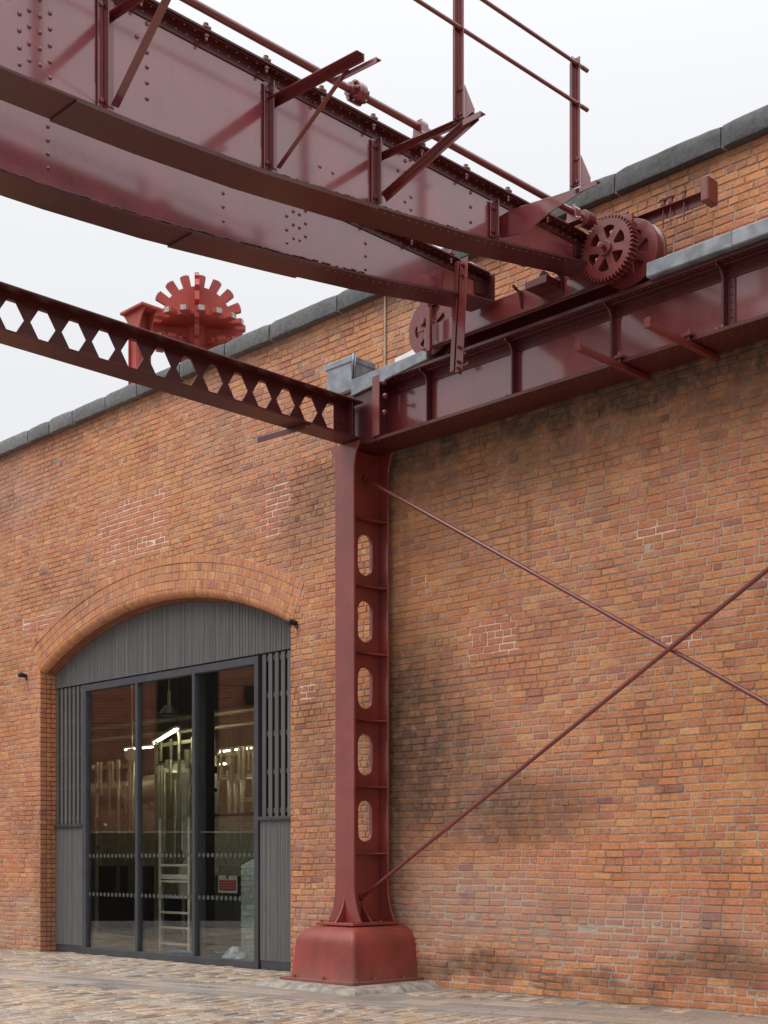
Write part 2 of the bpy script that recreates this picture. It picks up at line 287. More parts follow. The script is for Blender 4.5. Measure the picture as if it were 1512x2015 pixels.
# ------------------------------------------------------------------ mesh helpers
ORIG = {}
def V(*a): return Vector(a)
class MB:
    def __init__(s): s.v = []; s.f = []; s.c = []
    def add(s, vs, fs, col=None):
        o = len(s.v); s.v += [tuple(x) for x in vs]; s.f += [tuple(i + o for i in f) for f in fs]
        s.c += [col or (1, 1, 1)] * len(vs)
        return s
    def box(s, x0, x1, y0, y1, z0, z1, col=None):
        vs = [(x, y, z) for z in (z0, z1) for (x, y) in ((x0, y0), (x1, y0), (x1, y1), (x0, y1))]
        return s.add(vs, [(3, 2, 1, 0), (4, 5, 6, 7), (0, 1, 5, 4), (1, 2, 6, 5), (2, 3, 7, 6), (3, 0, 4, 7)], col)
    def sweep(s, sec, p0, p1, u, v, col=None):
        """2-D section (u, v) swept from p0 to p1"""
        p0, p1, u, v = Vector(p0), Vector(p1), Vector(u), Vector(v); n = len(sec)
        d = p1 - p0
        if u.cross(v).dot(d) < 0: sec = sec[::-1]
        vs = [p0 + u * a + v * b for a, b in sec] + [p1 + u * a + v * b for a, b in sec]
        fs = [(i, (i + 1) % n, n + (i + 1) % n, n + i) for i in range(n)] + [tuple(range(n))[::-1], tuple(range(n, 2 * n))]
        return s.add(vs, fs, col)
    def bar(s, p0, p1, w, h, up=(0, 0, 1)):
        p0, p1 = Vector(p0), Vector(p1); d = (p1 - p0).normalized(); u = d.cross(Vector(up)).normalized(); v = u.cross(d)
        return s.sweep([(-w / 2, -h / 2), (w / 2, -h / 2), (w / 2, h / 2), (-w / 2, h / 2)], p0, p1, u, v)
    def angle(s, p0, p1, u, v, a, b, t):
        """L section: leg a along u, leg b along v"""
        return s.sweep([(0, 0), (a, 0), (a, t), (t, t), (t, b), (0, b)], p0, p1, u, v)
    def cyl(s, p0, p1, r, n=16, r1=None, caps=True):
        p0, p1 = Vector(p0), Vector(p1); d = (p1 - p0).normalized(); r1 = r if r1 is None else r1
        u = d.orthogonal().normalized(); v = d.cross(u)
        vs = [p0 + (u * math.cos(a) + v * math.sin(a)) * r for a in [2 * math.pi * i / n for i in range(n)]]
        vs += [p1 + (u * math.cos(a) + v * math.sin(a)) * r1 for a in [2 * math.pi * i / n for i in range(n)]]
        fs = [(i, (i + 1) % n, n + (i + 1) % n, n + i) for i in range(n)]
        if caps: fs += [tuple(range(n))[::-1], tuple(range(n, 2 * n))]
        return s.add(vs, fs)
    def tube(s, pts, r, n=8):
        pts = [Vector(p) for p in pts]; rings = []
        for i, p in enumerate(pts):
            d = (pts[min(i + 1, len(pts) - 1)] - pts[max(i - 1, 0)]).normalized()
            u = d.cross(V(0, 0, 1)); u = u.normalized() if u.length > 1e-3 else V(1, 0, 0); v = d.cross(u)
            rings.append([p + (u * math.cos(a) + v * math.sin(a)) * r for a in [2 * math.pi * k / n for k in range(n)]])
        vs = [q for rg in rings for q in rg]
        fs = [(i * n + k, i * n + (k + 1) % n, (i + 1) * n + (k + 1) % n, (i + 1) * n + k) for i in range(len(pts) - 1) for k in range(n)]
        fs += [tuple(range(n))[::-1], tuple(range(len(vs) - n, len(vs)))]
        return s.add(vs, fs)
    def dome(s, p, nrm, r, h=None, n=8):
        p, nrm = Vector(p), Vector(nrm).normalized(); h = h or r * 0.7; u = nrm.orthogonal().normalized(); v = nrm.cross(u)
        vs = []
        for (rr, hh) in ((1, -0.15), (0.86, 0.5), (0.5, 0.87)):
            vs += [p + (u * math.cos(a) + v * math.sin(a)) * r * rr + nrm * h * hh for a in [2 * math.pi * k / n for k in range(n)]]
        vs.append(p + nrm * h)
        fs = [(j * n + k, j * n + (k + 1) % n, (j + 1) * n + (k + 1) % n, (j + 1) * n + k) for j in range(2) for k in range(n)]
        fs += [(2 * n + k, 2 * n + (k + 1) % n, 3 * n) for k in range(n)]
        return s.add(vs, fs)
    def hexa(s, p, nrm, r, h):
        p, nrm = Vector(p), Vector(nrm).normalized(); return s.cyl(p, p + nrm * h, r, 6)
    def poly(s, outer, holes, o, u, v, th, col=None):
        """2-D outline with holes, in plane (u, v) at o, thickness th along u x v"""
        o, u, v = Vector(o), Vector(u), Vector(v); w = u.cross(v)
        loops = [outer] + list(holes)
        P = [Vector((a, b, 0)) for L in loops for a, b in L]
        tris = tessellate_polygon([[Vector((a, b, 0)) for a, b in L] for L in loops])
        n = len(P); vs = [o + u * p.x + v * p.y for p in P]; vs += [q + w * th for q in vs]
        fs = []
        for t in tris:
            a, b, c = [P[i] for i in t]
            if (b - a).cross(c - a).z < 0: t = t[::-1]
            fs.append(tuple(i + n for i in t)); fs.append(tuple(t)[::-1])
        k = 0
        for li, L in enumerate(loops):
            m = len(L); area = sum(L[i][0] * L[(i + 1) % m][1] - L[(i + 1) % m][0] * L[i][1] for i in range(m))
            ccw = area > 0
            for i in range(m):
                q = (k + i, k + (i + 1) % m, n + k + (i + 1) % m, n + k + i)
                fs.append(q if (ccw == (li == 0)) else q[::-1])
            k += m
        return s.add(vs, fs, col)
    def mesh(s, name, off=(0, 0, 0), smooth=False, col=False):
        m = bpy.data.meshes.new(name)
        vv = [(a - off[0], b - off[1], c - off[2]) for a, b, c in s.v]
        m.from_pydata(vv, [], s.f); m.update()
        if col:
            at = m.attributes.new('Col', 'FLOAT_COLOR', 'POINT')
            at.data.foreach_set('color', np.array([(*c, 1) for c in s.c], dtype=np.float32).ravel())
        if smooth:
            m.polygons.foreach_set('use_smooth', [True] * len(m.polygons))
        return m
    def build(s, name, mat, parent=None, smooth=False, col=False, bev=0.0, auto=False):
        off = ORIG[parent.name] if parent is not None else (0, 0, 0)
        me = s.mesh(name, off, smooth or auto, col)
        o = link(name, me, mat, parent)
        if auto:
            me.set_sharp_from_angle(angle=R(35))
        if bev:
            b = o.modifiers.new('edge', 'BEVEL'); b.width = bev; b.segments = 1; b.limit_method = 'ANGLE'; b.angle_limit = R(40)
        return o
def link(name, me, mat, parent=None):
    o = bpy.data.objects.new(name, me); COL.objects.link(o)
    if mat is not None and not me.materials: me.materials.append(M[mat] if isinstance(mat, str) else mat)
    if parent is not None:
        o.parent = parent; ORIG[o.name] = ORIG[parent.name]
    else: ORIG[o.name] = (0, 0, 0)
    return o
def tag(o, label, cat, group=None):
    o['label'] = label; o['category'] = cat
    if group: o['group'] = group
    return o
def thing(name, loc, label, cat, group=None):
    o = bpy.data.objects.new(name, None); COL.objects.link(o); o.location = loc; o.empty_display_size = 0.2
    ORIG[o.name] = tuple(loc)
    return tag(o, label, cat, group)
def struct(o): o['kind'] = 'structure'; return o
def stuff(o): o['kind'] = 'stuff'; return o
def piece(name, me, mat, parent, loc, color=None):
    """a small piece with its own origin and shared mesh data"""
    o = bpy.data.objects.new(name, me); COL.objects.link(o); o.parent = parent
    p = ORIG[parent.name]; o.location = (loc[0] - p[0], loc[1] - p[1], loc[2] - p[2])
    if not me.materials: me.materials.append(M[mat] if isinstance(mat, str) else mat)
    if color: o.color = (*color, 1)
    return o
FW = Vector((-0.71028, 0.70392, 0)); RT = Vector((0.70392, 0.71028, 0))
def depth(x, y): return x * FW.x + y * FW.y
def in_view(x, y, z):
    t = depth(x, y); a = (x * RT.x + y * RT.y) / t * 2664.9 + 756; b = 1697 - 2664.9 * (z - 1.55) / t
    return -10 < a < 1522 and -10 < b < 2025
def oval(cx, cy, w, h, n=10):
    r = w / 2; L = h / 2 - r
    return [(cx + r * math.cos(a), cy + L + r * math.sin(a)) for a in [math.pi * i / n for i in range(n + 1)]] + \
           [(cx + r * math.cos(a), cy - L + r * math.sin(a)) for a in [math.pi + math.pi * i / n for i in range(n + 1)]]
def circ(cx, cy, r, n=24, a0=0.0): return [(cx + r * math.cos(a0 + 2 * math.pi * i / n), cy + r * math.sin(a0 + 2 * math.pi * i / n)) for i in range(n)]

# ================================================================== GROUND
WY = 12.30                                   # face of the brick wall
g = MB(); g.add([(-900, -900, -0.05), (900, -900, -0.05), (900, 900, -0.05), (-900, 900, -0.05)], [(0, 1, 2, 3)])
struct(g.build('ground', 'ground'))
bed = MB(); bed.add([(-27, 4.6, -0.004), (-2, 4.6, -0.004), (-2, 13.2, -0.004), (-27, 13.2, -0.004), (-27, 4.6, -0.049), (-2, 4.6, -0.049), (-2, 13.2, -0.049), (-27, 13.2, -0.049)],
                    [(0, 1, 2, 3), (4, 5, 1, 0), (5, 6, 2, 1), (6, 7, 3, 2), (7, 4, 0, 3)])
yard = struct(bed.build('cobbled_yard', 'joint'))
AU = R(11.2); U = Vector((math.cos(AU), math.sin(AU))); Wv = Vector((-math.sin(AU), math.cos(AU)))
O2 = Vector((-15.05, 10.0))
def to_uv(x, y): d = Vector((x, y)) - O2; return d.dot(U), d.dot(Wv)
def to_xy(u, v): p = O2 + U * u + Wv * v; return p.x, p.y
BAND = (-0.62, 0.50)
PAD = (-13.45, -11.25, 10.82, 12.3)
SETT_COL = [(.40, .34, .28), (.43, .35, .27), (.36, .33, .30), (.30, .28, .27), (.40, .30, .22), (.45, .39, .33), (.33, .25, .20), (.19, .18, .18), (.42, .37, .32), (.46, .36, .26), (.38, .28, .21), (.42, .38, .34)]
def sett_faces(a, b, jz, tl, hw, hl):
    """rounded block top: outer ring low, inner ring high"""
    c = 0.009
    o = [(-hw, -hl), (hw, -hl), (hw, hl), (-hw, hl)]
    vs = [(x, y, -0.035) for x, y in o] + [(x, y, jz - 0.006) for x, y in o]
    vs += [((hw - c) * (1 if x > 0 else -1), (hl - c) * (1 if y > 0 else -1), jz + tl * (1 if x > 0 else -1)) for x, y in o]
    fs = [(8, 9, 10, 11)] + [(4 + i, 4 + (i + 1) % 4, 8 + (i + 1) % 4, 8 + i) for i in range(4)] + [(i, (i + 1) % 4, 4 + (i + 1) % 4, 4 + i) for i in range(4)]
    return vs, fs
setts = []
u = -13.5
rnd = random.Random(11)
while u < 14:
    w = rnd.uniform(0.11, 0.165); v = -6.5 + rnd.random() * 0.2
    while v < 4.6:
        L = rnd.uniform(0.18, 0.34)
        cu, cv = u + w / 2, v + L / 2; x, y = to_xy(cu, cv)
        ok = -26 < x < -2.6 and 4.8 < y < WY - 0.10 and not (BAND[0] - L / 2 < cv < BAND[1] + L / 2) and not (PAD[0] - .1 < x < PAD[1] + .1 and PAD[2] - .12 < y)
        if -20.95 < x < -14.2 and ok is False and WY - 0.1 <= y < WY + 0.20 and not (BAND[0] < cv < BAND[1]): ok = True
        if ok: setts.append((cu, cv, w - 0.010, L - 0.010, x, y))
        v += L
    u += w
def sett_score(s):
    t = depth(s[4], s[5])
    return s[2] * s[3] / t ** 3 if in_view(s[4], s[5], 0) and t > 0 else 0
order = sorted(range(len(setts)), key=lambda i: -sett_score(setts[i]))
single = set(order[:300])
SM = {}
mb = MB(); ca, sa = math.cos(AU), math.sin(AU)
for i, (cu, cv, w, L, x, y) in enumerate(setts):
    base = SETT_COL[int(rnd.random() ** 1.0 * len(SETT_COL)) % len(SETT_COL)]; k = rnd.uniform(0.90, 1.20); col = tuple(min(.6, c * k * q_) for c, q_ in zip(base, (1.02, .97, .91)))
    jz = rnd.uniform(-0.004, 0.008); tl = rnd.uniform(-0.003, 0.003)
    if i in single:
        key = (round(w, 2), round(L / 0.04) * 0.04)
        if key not in SM:
            vs, fs = sett_faces(0, 0, 0.0, 0.002, key[0] / 2, key[1] / 2 - .006); q = MB().add(vs, fs); SM[key] = q.mesh('sett')
        o = piece('sett', SM[key], 'sett_o', yard, (x, y, jz), col); o.rotation_euler = (tl * 6, 0, AU)
    else:
        vs, fs = sett_faces(0, 0, jz, tl, w / 2, L / 2)
        mb.add([(x + a * ca - b * sa, y + a * sa + b * ca, c) for a, b, c in vs], fs, col)
stuff(mb.build('far_setts', 'sett', yard, col=True))
# worn flagstone wheel track
trk = MB()
pts = [to_xy(-13.0, BAND[0]), to_xy(13.2, BAND[0]), to_xy(13.2, BAND[1]), to_xy(-13.0, BAND[1])]
trk.add([(x, y, -0.0005) for x, y in pts], [(0, 1, 2, 3)])
track = struct(trk.build('stone_wheel_track', 'joint'))
FM = {}
for row, (v0, v1) in enumerate(((BAND[0], -0.25), (-0.25, 0.13), (0.13, BAND[1]))):
    u = -12.9 + row * 0.37
    while u < 11.0:
        L = rnd.choice((0.6, 0.75, 0.9, 1.1)); x, y = to_xy(u + L / 2, (v0 + v1) / 2)
        if -25 < x < -3 and 5.2 < y < WY - 0.25 and not (PAD[0] - .4 < x < PAD[1] + .4 and y > PAD[2] - 0.1):
            key = (L, row)
            if key not in FM:
                vs, fs = sett_faces(0, 0, 0, 0.0, L / 2 - 0.006, (v1 - v0) / 2 - 0.006); FM[key] = MB().add(vs, fs).mesh('flagstone')
            k = rnd.uniform(.8, 1.12); bc = rnd.choice(((.37, .32, .275), (.39, .32, .26), (.34, .305, .28)))
            o = piece('flagstone', FM[key], 'flag', track, (x, y, 0.004 + rnd.uniform(-.002, .002)), tuple(c * k for c in bc)); o.rotation_euler = (0, 0, AU)
        u += L
# concrete pad under the column pedestal
pad = MB(); n = 40; ring = []
for i in range(n):
    a = 2 * math.pi * i / n; c, s_ = math.cos(a), math.sin(a); q = max(abs(c), abs(s_))
    ring.append((-12.38 + c / q * 0.80 * (1 + rnd.uniform(-.03, .05)), min(12.32, 11.72 + s_ / q * 0.72 * (1 + rnd.uniform(-.03, .05)))))
low = [(x + (x + 12.38) * 0.26 + rnd.uniform(-.03, .03), min(12.33, y + (y - 11.72) * 0.24 + rnd.uniform(-.03, .03))) for x, y in ring]
mid_ = [((a + c) / 2, (b + d_) / 2) for (a, b), (c, d_) in zip(ring, low)]
vs = [(x, y, 0.078 + rnd.uniform(-.003, .0)) for x, y in ring] + [(x, y, 0.045 + rnd.uniform(-.012, .012)) for x, y in mid_] + [(x, y, -0.02) for x, y in low]
fs = [tuple(range(n))] + [(n * j + (i + 1) % n, n * j + i, n * (j + 1) + i, n * (j + 1) + (i + 1) % n) for j in range(2) for i in range(n)]
pad.add(vs, fs); struct(pad.build('concrete_pad', 'concrete'))

# ================================================================== BRICK WALL
wall = thing('brick_wall', (-14.0, WY, 0), 'tall orange red brick viaduct wall with dark stone coping and arched doorway', 'wall')
XL, XR = -20.88, -14.245; XC = (XL + XR) / 2; HW = (XR - XL) / 2; ZS = 4.84; RISE = 0.79
RI = (HW ** 2 + RISE ** 2) / (2 * RISE); ZO = ZS + RISE - RI; HA = math.asin(HW / RI)
RINGW = 0.126; NR = 5; RO = RI + RINGW * NR
ZT = 8.862
def half(z):
    zr = z - ZO
    if zr < RI * math.cos(HA): return HW
    if zr < RO * math.cos(HA): return zr * math.tan(HA)
    if zr < RO: return math.sqrt(RO * RO - zr * zr)
    return 0.0
def arch_pts(r, n=40, a=HA): return [(XC + r * math.sin(t), ZO + r * math.cos(t)) for t in [-a + 2 * a * i / n for i in range(n + 1)]]
# mortar core, with the arched opening
out = [(-27, -0.3), (-27, ZT), (-2, ZT), (-2, -0.3), (XR + .03, -0.3), (XR + .03, ZS)] + arch_pts(RI + .12)[::-1] + [(XL - .03, ZS), (XL - .03, -0.3)]
core = MB(); core.poly(out[::-1], [], (0, WY + 0.007, 0), (1, 0, 0), (0, 0, 1), -0.60)
core.build('mortar_core', 'mortar', wall)
ext = MB(); ext.box(-70, -27.001, WY + .004, WY + .6, -0.3, ZT); ext.box(-1.999, 40, WY + .004, WY + .6, -0.3, ZT)
stuff(ext.build('distant_brickwork', 'brick_tex', wall))
BC = [((.50, .195, .082), 32), ((.47, .172, .078), 26), ((.52, .215, .088), 18), ((.43, .158, .086), 13), ((.37, .14, .085), 2.5), ((.55, .245, .098), 5), ((.46, .188, .105), 7), ((.27, .105, .075), 0.6), ((.57, .275, .115), 0.8)]
BW = [w for _, w in BC]
def brick_col(r, x, z):
    base = r.choices(BC, BW)[0][0]; k = r.uniform(0.92, 1.08)
    t = 0.5 + 0.5 * math.sin(x * 0.9 + 1.3 * math.sin(z * 0.7)) * math.cos(z * 0.55 + x * 0.23)      # kilns and repairs: slow drift of brick batches
    t2 = 0.5 + 0.5 * math.sin(x * 0.43 + 2.0) * math.sin(z * 0.9 + 0.6 * x)
    f = (0.96 + 0.10 * t, 0.96 + 0.12 * t * t2, 1.04 - 0.12 * t + 0.04 * (1 - t2))
    for (x0, x1, z0, z1) in PATCH:
        if x0 < x < x1 and z0 < z < z1: base = (.44, .155, .085)
    g_ = 1.12
    return tuple(min(.68, c * k * q * g_ * w_) for c, q, w_ in zip(base, f, (0.98, 1.02, 1.04)))
def brick_faces(r, hx, hz, yb, yf=0.0, jit=0.0025, ch=0.006):
    def j(): return r.uniform(-jit, jit)
    o = [(-hx + j(), -hz + j()), (hx + j(), -hz + j()), (hx + j(), hz + j()), (-hx + j(), hz + j())]
    tx, tz = r.uniform(-.003, .003), r.uniform(-.002, .002)
    vs = [(a, yb, b) for a, b in o] + [(a, yf + ch, b) for a, b in o]
    for a, b in o:
        c1, c2 = ch * r.uniform(.6, 1.8), ch * r.uniform(.6, 1.5)
        a2 = a - c1 if a > 0 else a + c1; b2 = b - c2 if b > 0 else b + c2
        vs.append((a2, yf + tx * a / hx + tz * b / hz, b2))
    fs = [(8, 9, 10, 11)] + [(4 + i, 4 + (i + 1) % 4, 8 + (i + 1) % 4, 8 + i) for i in range(4)] + [(i, (i + 1) % 4, 4 + (i + 1) % 4, 4 + i) for i in range(4)]
    return vs, fs
CH = 0.0844; BL = 0.243; rb = random.Random(5)
bricks = []
ncourse = int(ZT / CH)
for k in range(-1, ncourse + 1):
    z0 = k * CH + 0.012; z1 = z0 + CH - 0.0135
    if z1 > ZT: z1 = ZT - 0.004
    if z1 - z0 < 0.03: continue
    zc = (z0 + z1) / 2
    header = (k % 4 == 2)
    x = -26.98 - (k * 0.0611 if not header else k * 0.04) % BL - rb.uniform(0, .05)
    drift = lambda xx: 0.006 * math.sin(xx * 0.7 + k * 0.21) + 0.004 * math.sin(xx * 2.3)
    h = half(zc) if zc < ZO + RO * math.cos(HA) else half(zc + CH * .5)
    while x < -2.0:
        L = (BL / 2 if header else BL) * rb.uniform(0.965, 1.035)
        if not header and rb.random() < 0.05: L = BL / 2
        if header and rb.random() < 0.06: L = BL
        a, b = x + 0.0062, x + L - 0.0062
        x += L
        spans = [(a, b)]
        if h > 0:
            spans = []
            if a < XC - h - 0.006: spans.append((a, min(b, XC - h - 0.006)))
            if b > XC + h + 0.006: spans.append((max(a, XC + h + 0.006), b))
            if a > XC + h + 0.006 or b < XC - h - 0.006: spans = [(a, b)]
        for (p, q) in spans:
            if q - p < 0.03 or p < -27 or q > -2: continue
            dz = drift((p + q) / 2)
            bricks.append(((p + q) / 2, zc + dz, (q - p) / 2, (z1 - z0) / 2 * rb.uniform(.95, 1.03)))
def hidden(x, z):
    return (-12.75 < x < -11.9) or z > 6.0 and x > -12.6 and z < 8.4
def bscore(b):
    t = depth(b[0], WY)
    if not in_view(b[0] + b[2], WY, b[1]) or not in_view(b[0], WY, b[1]) or hidden(b[0], b[1]) or b[1] < .1: return 0
    return b[2] * b[3] / t ** 2 * (0.7 + 0.3 * WY / t)
bo = sorted(range(len(bricks)), key=lambda i: -bscore(bricks[i])); bsingle = set(bo[:300])
BM = {}
mb = MB()
for i, (x, z, hx, hz) in enumerate(bricks):
    col = brick_col(rb, x, z); dy = rb.uniform(-0.004, 0.0015)
    if rb.random() < 0.006: dy += 0.006
    ch = 0.005
    if z < 0.9 and rb.random() < 0.5: ch = 0.009; dy += rb.uniform(-.001, .0035)
    if i in bsingle:
        key = (round(hx / 0.004), rb.randrange(3))
        if key not in BM:
            vs, fs = brick_faces(rb, round(hx / .004) * .004 - .001, .0352, 0.03); BM[key] = MB().add(vs, fs).mesh('brick')
        piece('brick', BM[key], 'brick_o', wall, (x, WY + dy, z), col)
    else:
        vs, fs = brick_faces(rb, hx, hz, 0.03, 0, 0.004, ch * rb.uniform(.8, 1.8))
        mb.add([(x + a, WY + dy + b, z + c) for a, b, c in vs], fs, col)
stuff(mb.build('distant_bricks', 'brick', wall, col=True))
# arch rings of the doorway
arch = MB(); arch.poly(arch_pts(RO - .002) + arch_pts(RI + .11)[::-1], [], (0, WY + 0.0065, 0), (1, 0, 0), (0, 0, 1), -0.03)
arch = arch.build('arch', 'mortar', wall)
def voussoir(r0, r1, da, kind):
    q = MB(); t = 0.46
    if kind == 'bull':                       # rounded lower front edge
        rr = 0.105; sec = [(r1, 0.0)] + [(r0 + rr - rr * math.sin(a), rr - rr * math.cos(a)) for a in [math.pi / 2 * i / 6 for i in range(7)]] + [(r0, 0.135), (r1, 0.135)]
    else: sec = [(r1 - .004, 0.004), (r1 - .008, 0), (r0 + .008, 0), (r0 + .004, .004), (r0 + .004, .03), (r1 - .004, .03)]
    n = len(sec); vs = []
    for s_ in (-1, 1):
        for (r, y) in sec:
            w = r * da / 2 - 0.0022; vs.append((s_ * w, y, r - r0))
    fs = [(i, (i + 1) % n, n + (i + 1) % n, n + i) for i in range(n)] + [tuple(range(n))[::-1], tuple(range(n, 2 * n))]
    q.add(vs, fs); return q
NV = 80; da = 2 * HA / NV
rv = random.Random(3); outer = MB()
for ring_i in range(NR):
    r0 = RI + RINGW * ring_i; r1 = r0 + RINGW - 0.006
    q = voussoir(r0, r1, da, 'bull' if ring_i == 0 else 'flat'); me = None if ring_i == NR - 1 else q.mesh('bullnose_brick' if ring_i == 0 else 'voussoir')
    for k in range(NV):
        a = -HA + (k + .5) * da; x, z = XC + r0 * math.sin(a), ZO + r0 * math.cos(a)
        col = tuple(c * q2 for c, q2 in zip(brick_col(rv, x, z), (1.0, 1.03, 1.05)))
        yy = WY + rv.uniform(-.003, .002) - (.006 if ring_i == NR - 1 else 0)
        if me is None:
            ca2, sa2 = math.cos(a), math.sin(a)
            outer.add([(x + p * ca2 + r * sa2, yy + b, z - p * sa2 + r * ca2) for p, b, r in q.v], q.f, col)
        else:
            o = piece(me.name.split('.')[0], me, 'brick_o', arch, (x, yy, z), col); o.rotation_euler = (0, a, 0)
stuff(outer.build('outer_arch_ring', 'brick', arch, col=True))
# stepped soffit behind the bullnose
sof = MB()
for (ri, y0, y1) in ((RI - .004, .150, .225), (RI - .030, .235, .32)):
    for k in range(NV):
        a0, a1 = -HA + k * da + .0006, -HA + (k + 1) * da - .0006; c = tuple(x_ * rv.uniform(.6, .95) for x_ in (.36, .125, .065))
        vs = [(XC + r * math.sin(a), WY + y, ZO + r * math.cos(a)) for y in (y0, y1) for (r, a) in ((ri, a0), (ri, a1), (ri + .06, a1), (ri + .06, a0))]
        sof.add(vs, [(3, 2, 1, 0), (4, 5, 6, 7), (0, 1, 5, 4), (1, 2, 6, 5), (2, 3, 7, 6), (3, 0, 4, 7)], c)
stuff(sof.build('arch_soffit', 'brick', arch, col=True))
jam = MB()
for k in range(0, int(ZS / CH)):
    z0 = k * CH + .012; z1 = z0 + CH - .010
    for sgn, xe in ((1, XL), (-1, XR)):
        for (y0, y1, p) in ((-.003, .125, .004), (.135, .215, .022), (.225, .32, .036)):
            p += rv.uniform(-.003, .003); c = brick_col(rv, xe, z0)
            x0, x1 = (xe - .03, xe + p) if sgn > 0 else (xe - p, xe + .03)
            jam.box(x0, x1, WY + y0, WY + y1, z0, z1, c)
stuff(jam.build('jamb_bricks', 'brick', wall, col=True, bev=0.006))
# coping stones
rc = random.Random(21)
joints = [-27, -25.3, -24.0, -22.7, -21.13, -20.43, -19.70, -18.71, -17.83, -16.7, -15.6, -14.59, -13.20, -11.9, -10.4, -8.73, -7.41, -6.0, -4.4, -2.9, -1.5]
for a, b in zip(joints, joints[1:]):
    a += 0.012; b -= 0.012; n = max(3, int((b - a) / 0.12)); c0 = rc.uniform(-.01, .015)
    prof = [(12.197, 0.006), (12.19, .03), (12.188, .13), (12.19, .205), (12.203, .232), (12.24, .244), (12.9, .25), (12.9, .0), (12.25, 0)]
    vs, fs = [], []; m = len(prof)
    for i in range(n + 1):
        x = a + (b - a) * i / n; e = 0.018 if i in (0, n) else 0
        for j_, (y, z) in enumerate(prof):
            fr = 1 if j_ < 6 else 0
            vs.append((x + (rc.uniform(-.008, .008) if 0 < i < n else 0), y + fr * (e * .6 + rc.uniform(-.004, .004)), ZT + z + c0 * .5 * (j_ in (2, 3, 4, 5, 6)) - e * .5 * (j_ in (3, 4, 5)) + fr * rc.uniform(-.003, .003)))
    for i in range(n):
        for j_ in range(m):
            fs.append((i * m + j_, i * m + (j_ + 1) % m, (i + 1) * m + (j_ + 1) % m, (i + 1) * m + j_))
    fs += [tuple(range(m)), tuple(range(n * m, n * m + m))[::-1]]
    q = MB().add(vs, [f[::-1] for f in fs]); o = q.build('coping_stone', 'coping', wall, auto=True)
    k = rc.uniform(.8, 1.2); k *= 1.45 if b < -17 else (1.1 if b < -13 else .85); o.color = (.098 * k, .100 * k, .102 * k, 1)
cj = MB(); cj.box(-27, -1.5, 12.225, 12.85, ZT + .004, ZT + .20); cj.build('coping_bed', simple('coping_joint', (.42, .37, .27), .9), wall)
cx = MB(); cx.box(-70, -27.01, 12.2, 12.9, ZT, ZT + .24); cx.box(-1.49, 40, 12.2, 12.9, ZT, ZT + .24)
o = cx.build('distant_coping', 'coping', wall); o.color = (.105, .112, .11, 1); stuff(o)
dk = MB(); dk.box(-70, 40, 12.9, 48, 8.2, 8.55); dk.box(-70, 40, 47.4, 48, -0.3, 8.2); struct(dk.build('viaduct_deck', 'ground'))

# ================================================================== GLAZED DOOR SCREEN
DY = 12.58
door = thing('glazed_door_screen', (XC, DY, 0), 'dark grey timber and glass screen filling the arched doorway', 'door screen')
ZH = 4.555
def ribs(x0, x1, zb, ztop, pitch, y0, y1, r, shade=1.0):
    q = MB(); x = x0
    while x < x1 - 0.004:
        w = min(pitch * 0.72, x1 - x); k = r.uniform(.90, 1.12) * shade * 1.12
        if r.random() < .08: k *= 1.15
        c = (.100 * k, .098 * k, .098 * k); zt = ztop(x + w / 2) if callable(ztop) else ztop
        if zt > zb + .01: q.box(x, x + w, y0 + r.uniform(-.002, .002), y1, zb, zt, c)
        x += pitch
    return q
rd = random.Random(9)
AT = lambda x: ZO + math.sqrt(max(0, (RI - .034) ** 2 - (x - XC) ** 2))
tb = MB(); seg = [(x, AT(x)) for x in [XL + .02 + (XR - XL - .04) * i / 48 for i in range(49)]]
tb.poly([(XL + .02, ZH + .02), (XR - .02, ZH + .02)] + seg[::-1], [], (0, DY + .065, 0), (1, 0, 0), (0, 0, 1), -.03, (.05, .05, .05))
ty = tb.build('tympanum_board', 'clad', door, col=True)
stuff(ribs(XL + .03, XR - .03, ZH + .03, AT, .034, DY - .005, DY + .06, rd).build('tympanum_battens', 'clad', ty, col=True))
def louvre(x0, x1, nm):
    z0, z1 = 2.19, ZH + .01
    b = MB(); b.box(x0, x1, DY + .075, DY + .085, z0, z1); fr = b.build('louvre_panel', 'black', door)
    for zz in (2.30, 2.86, 3.41, 3.97, 4.50):
        fr2 = MB(); fr2.box(x0, x1, DY + .035, DY + .055, zz - .035, zz + .035, (.075, .075, .077)); fr2.build('louvre_rail', 'clad', fr, col=True)
    n = 7; pitch = (x1 - x0) / n
    sm = MB().box(-pitch * .27, pitch * .27, -.02, .034, z0, z1, (1, 1, 1))
    for i in range(n):
        k = rd.uniform(.85, 1.2); q = MB(); cx_ = x0 + pitch * (i + .5)
        q.box(cx_ - pitch * .29, cx_ + pitch * .29, DY + .012, DY + .034, z0 + .02, z1, (.098 * k, .095 * k, .094 * k)); q.build('louvre_slat', 'clad', fr, col=True)
    q = MB(); q.box(x0 - .005, x1 + .005, DY - .045, DY + .03, z0 - .03, z0 + .02); q.build('louvre_sill', 'frame', fr, bev=.004)
    pb = MB(); pb.box(x0, x1, DY + .03, DY + .05, .13, z0 - .03, (.06, .06, .06)); lp = pb.build('lower_panel', 'clad', door, col=True)
    stuff(ribs(x0, x1, .13, z0 - .03, .030, DY, DY + .03, rd, 1.15).build('panel_battens', 'clad', lp, col=True))
    kb = MB(); kb.box(x0, x1, DY + .01, DY + .06, -.01, .13); kb.build('kick_board', 'frame', door)
louvre(XL + .02, -19.955, 'l'); louvre(-15.25, XR - .02, 'r')
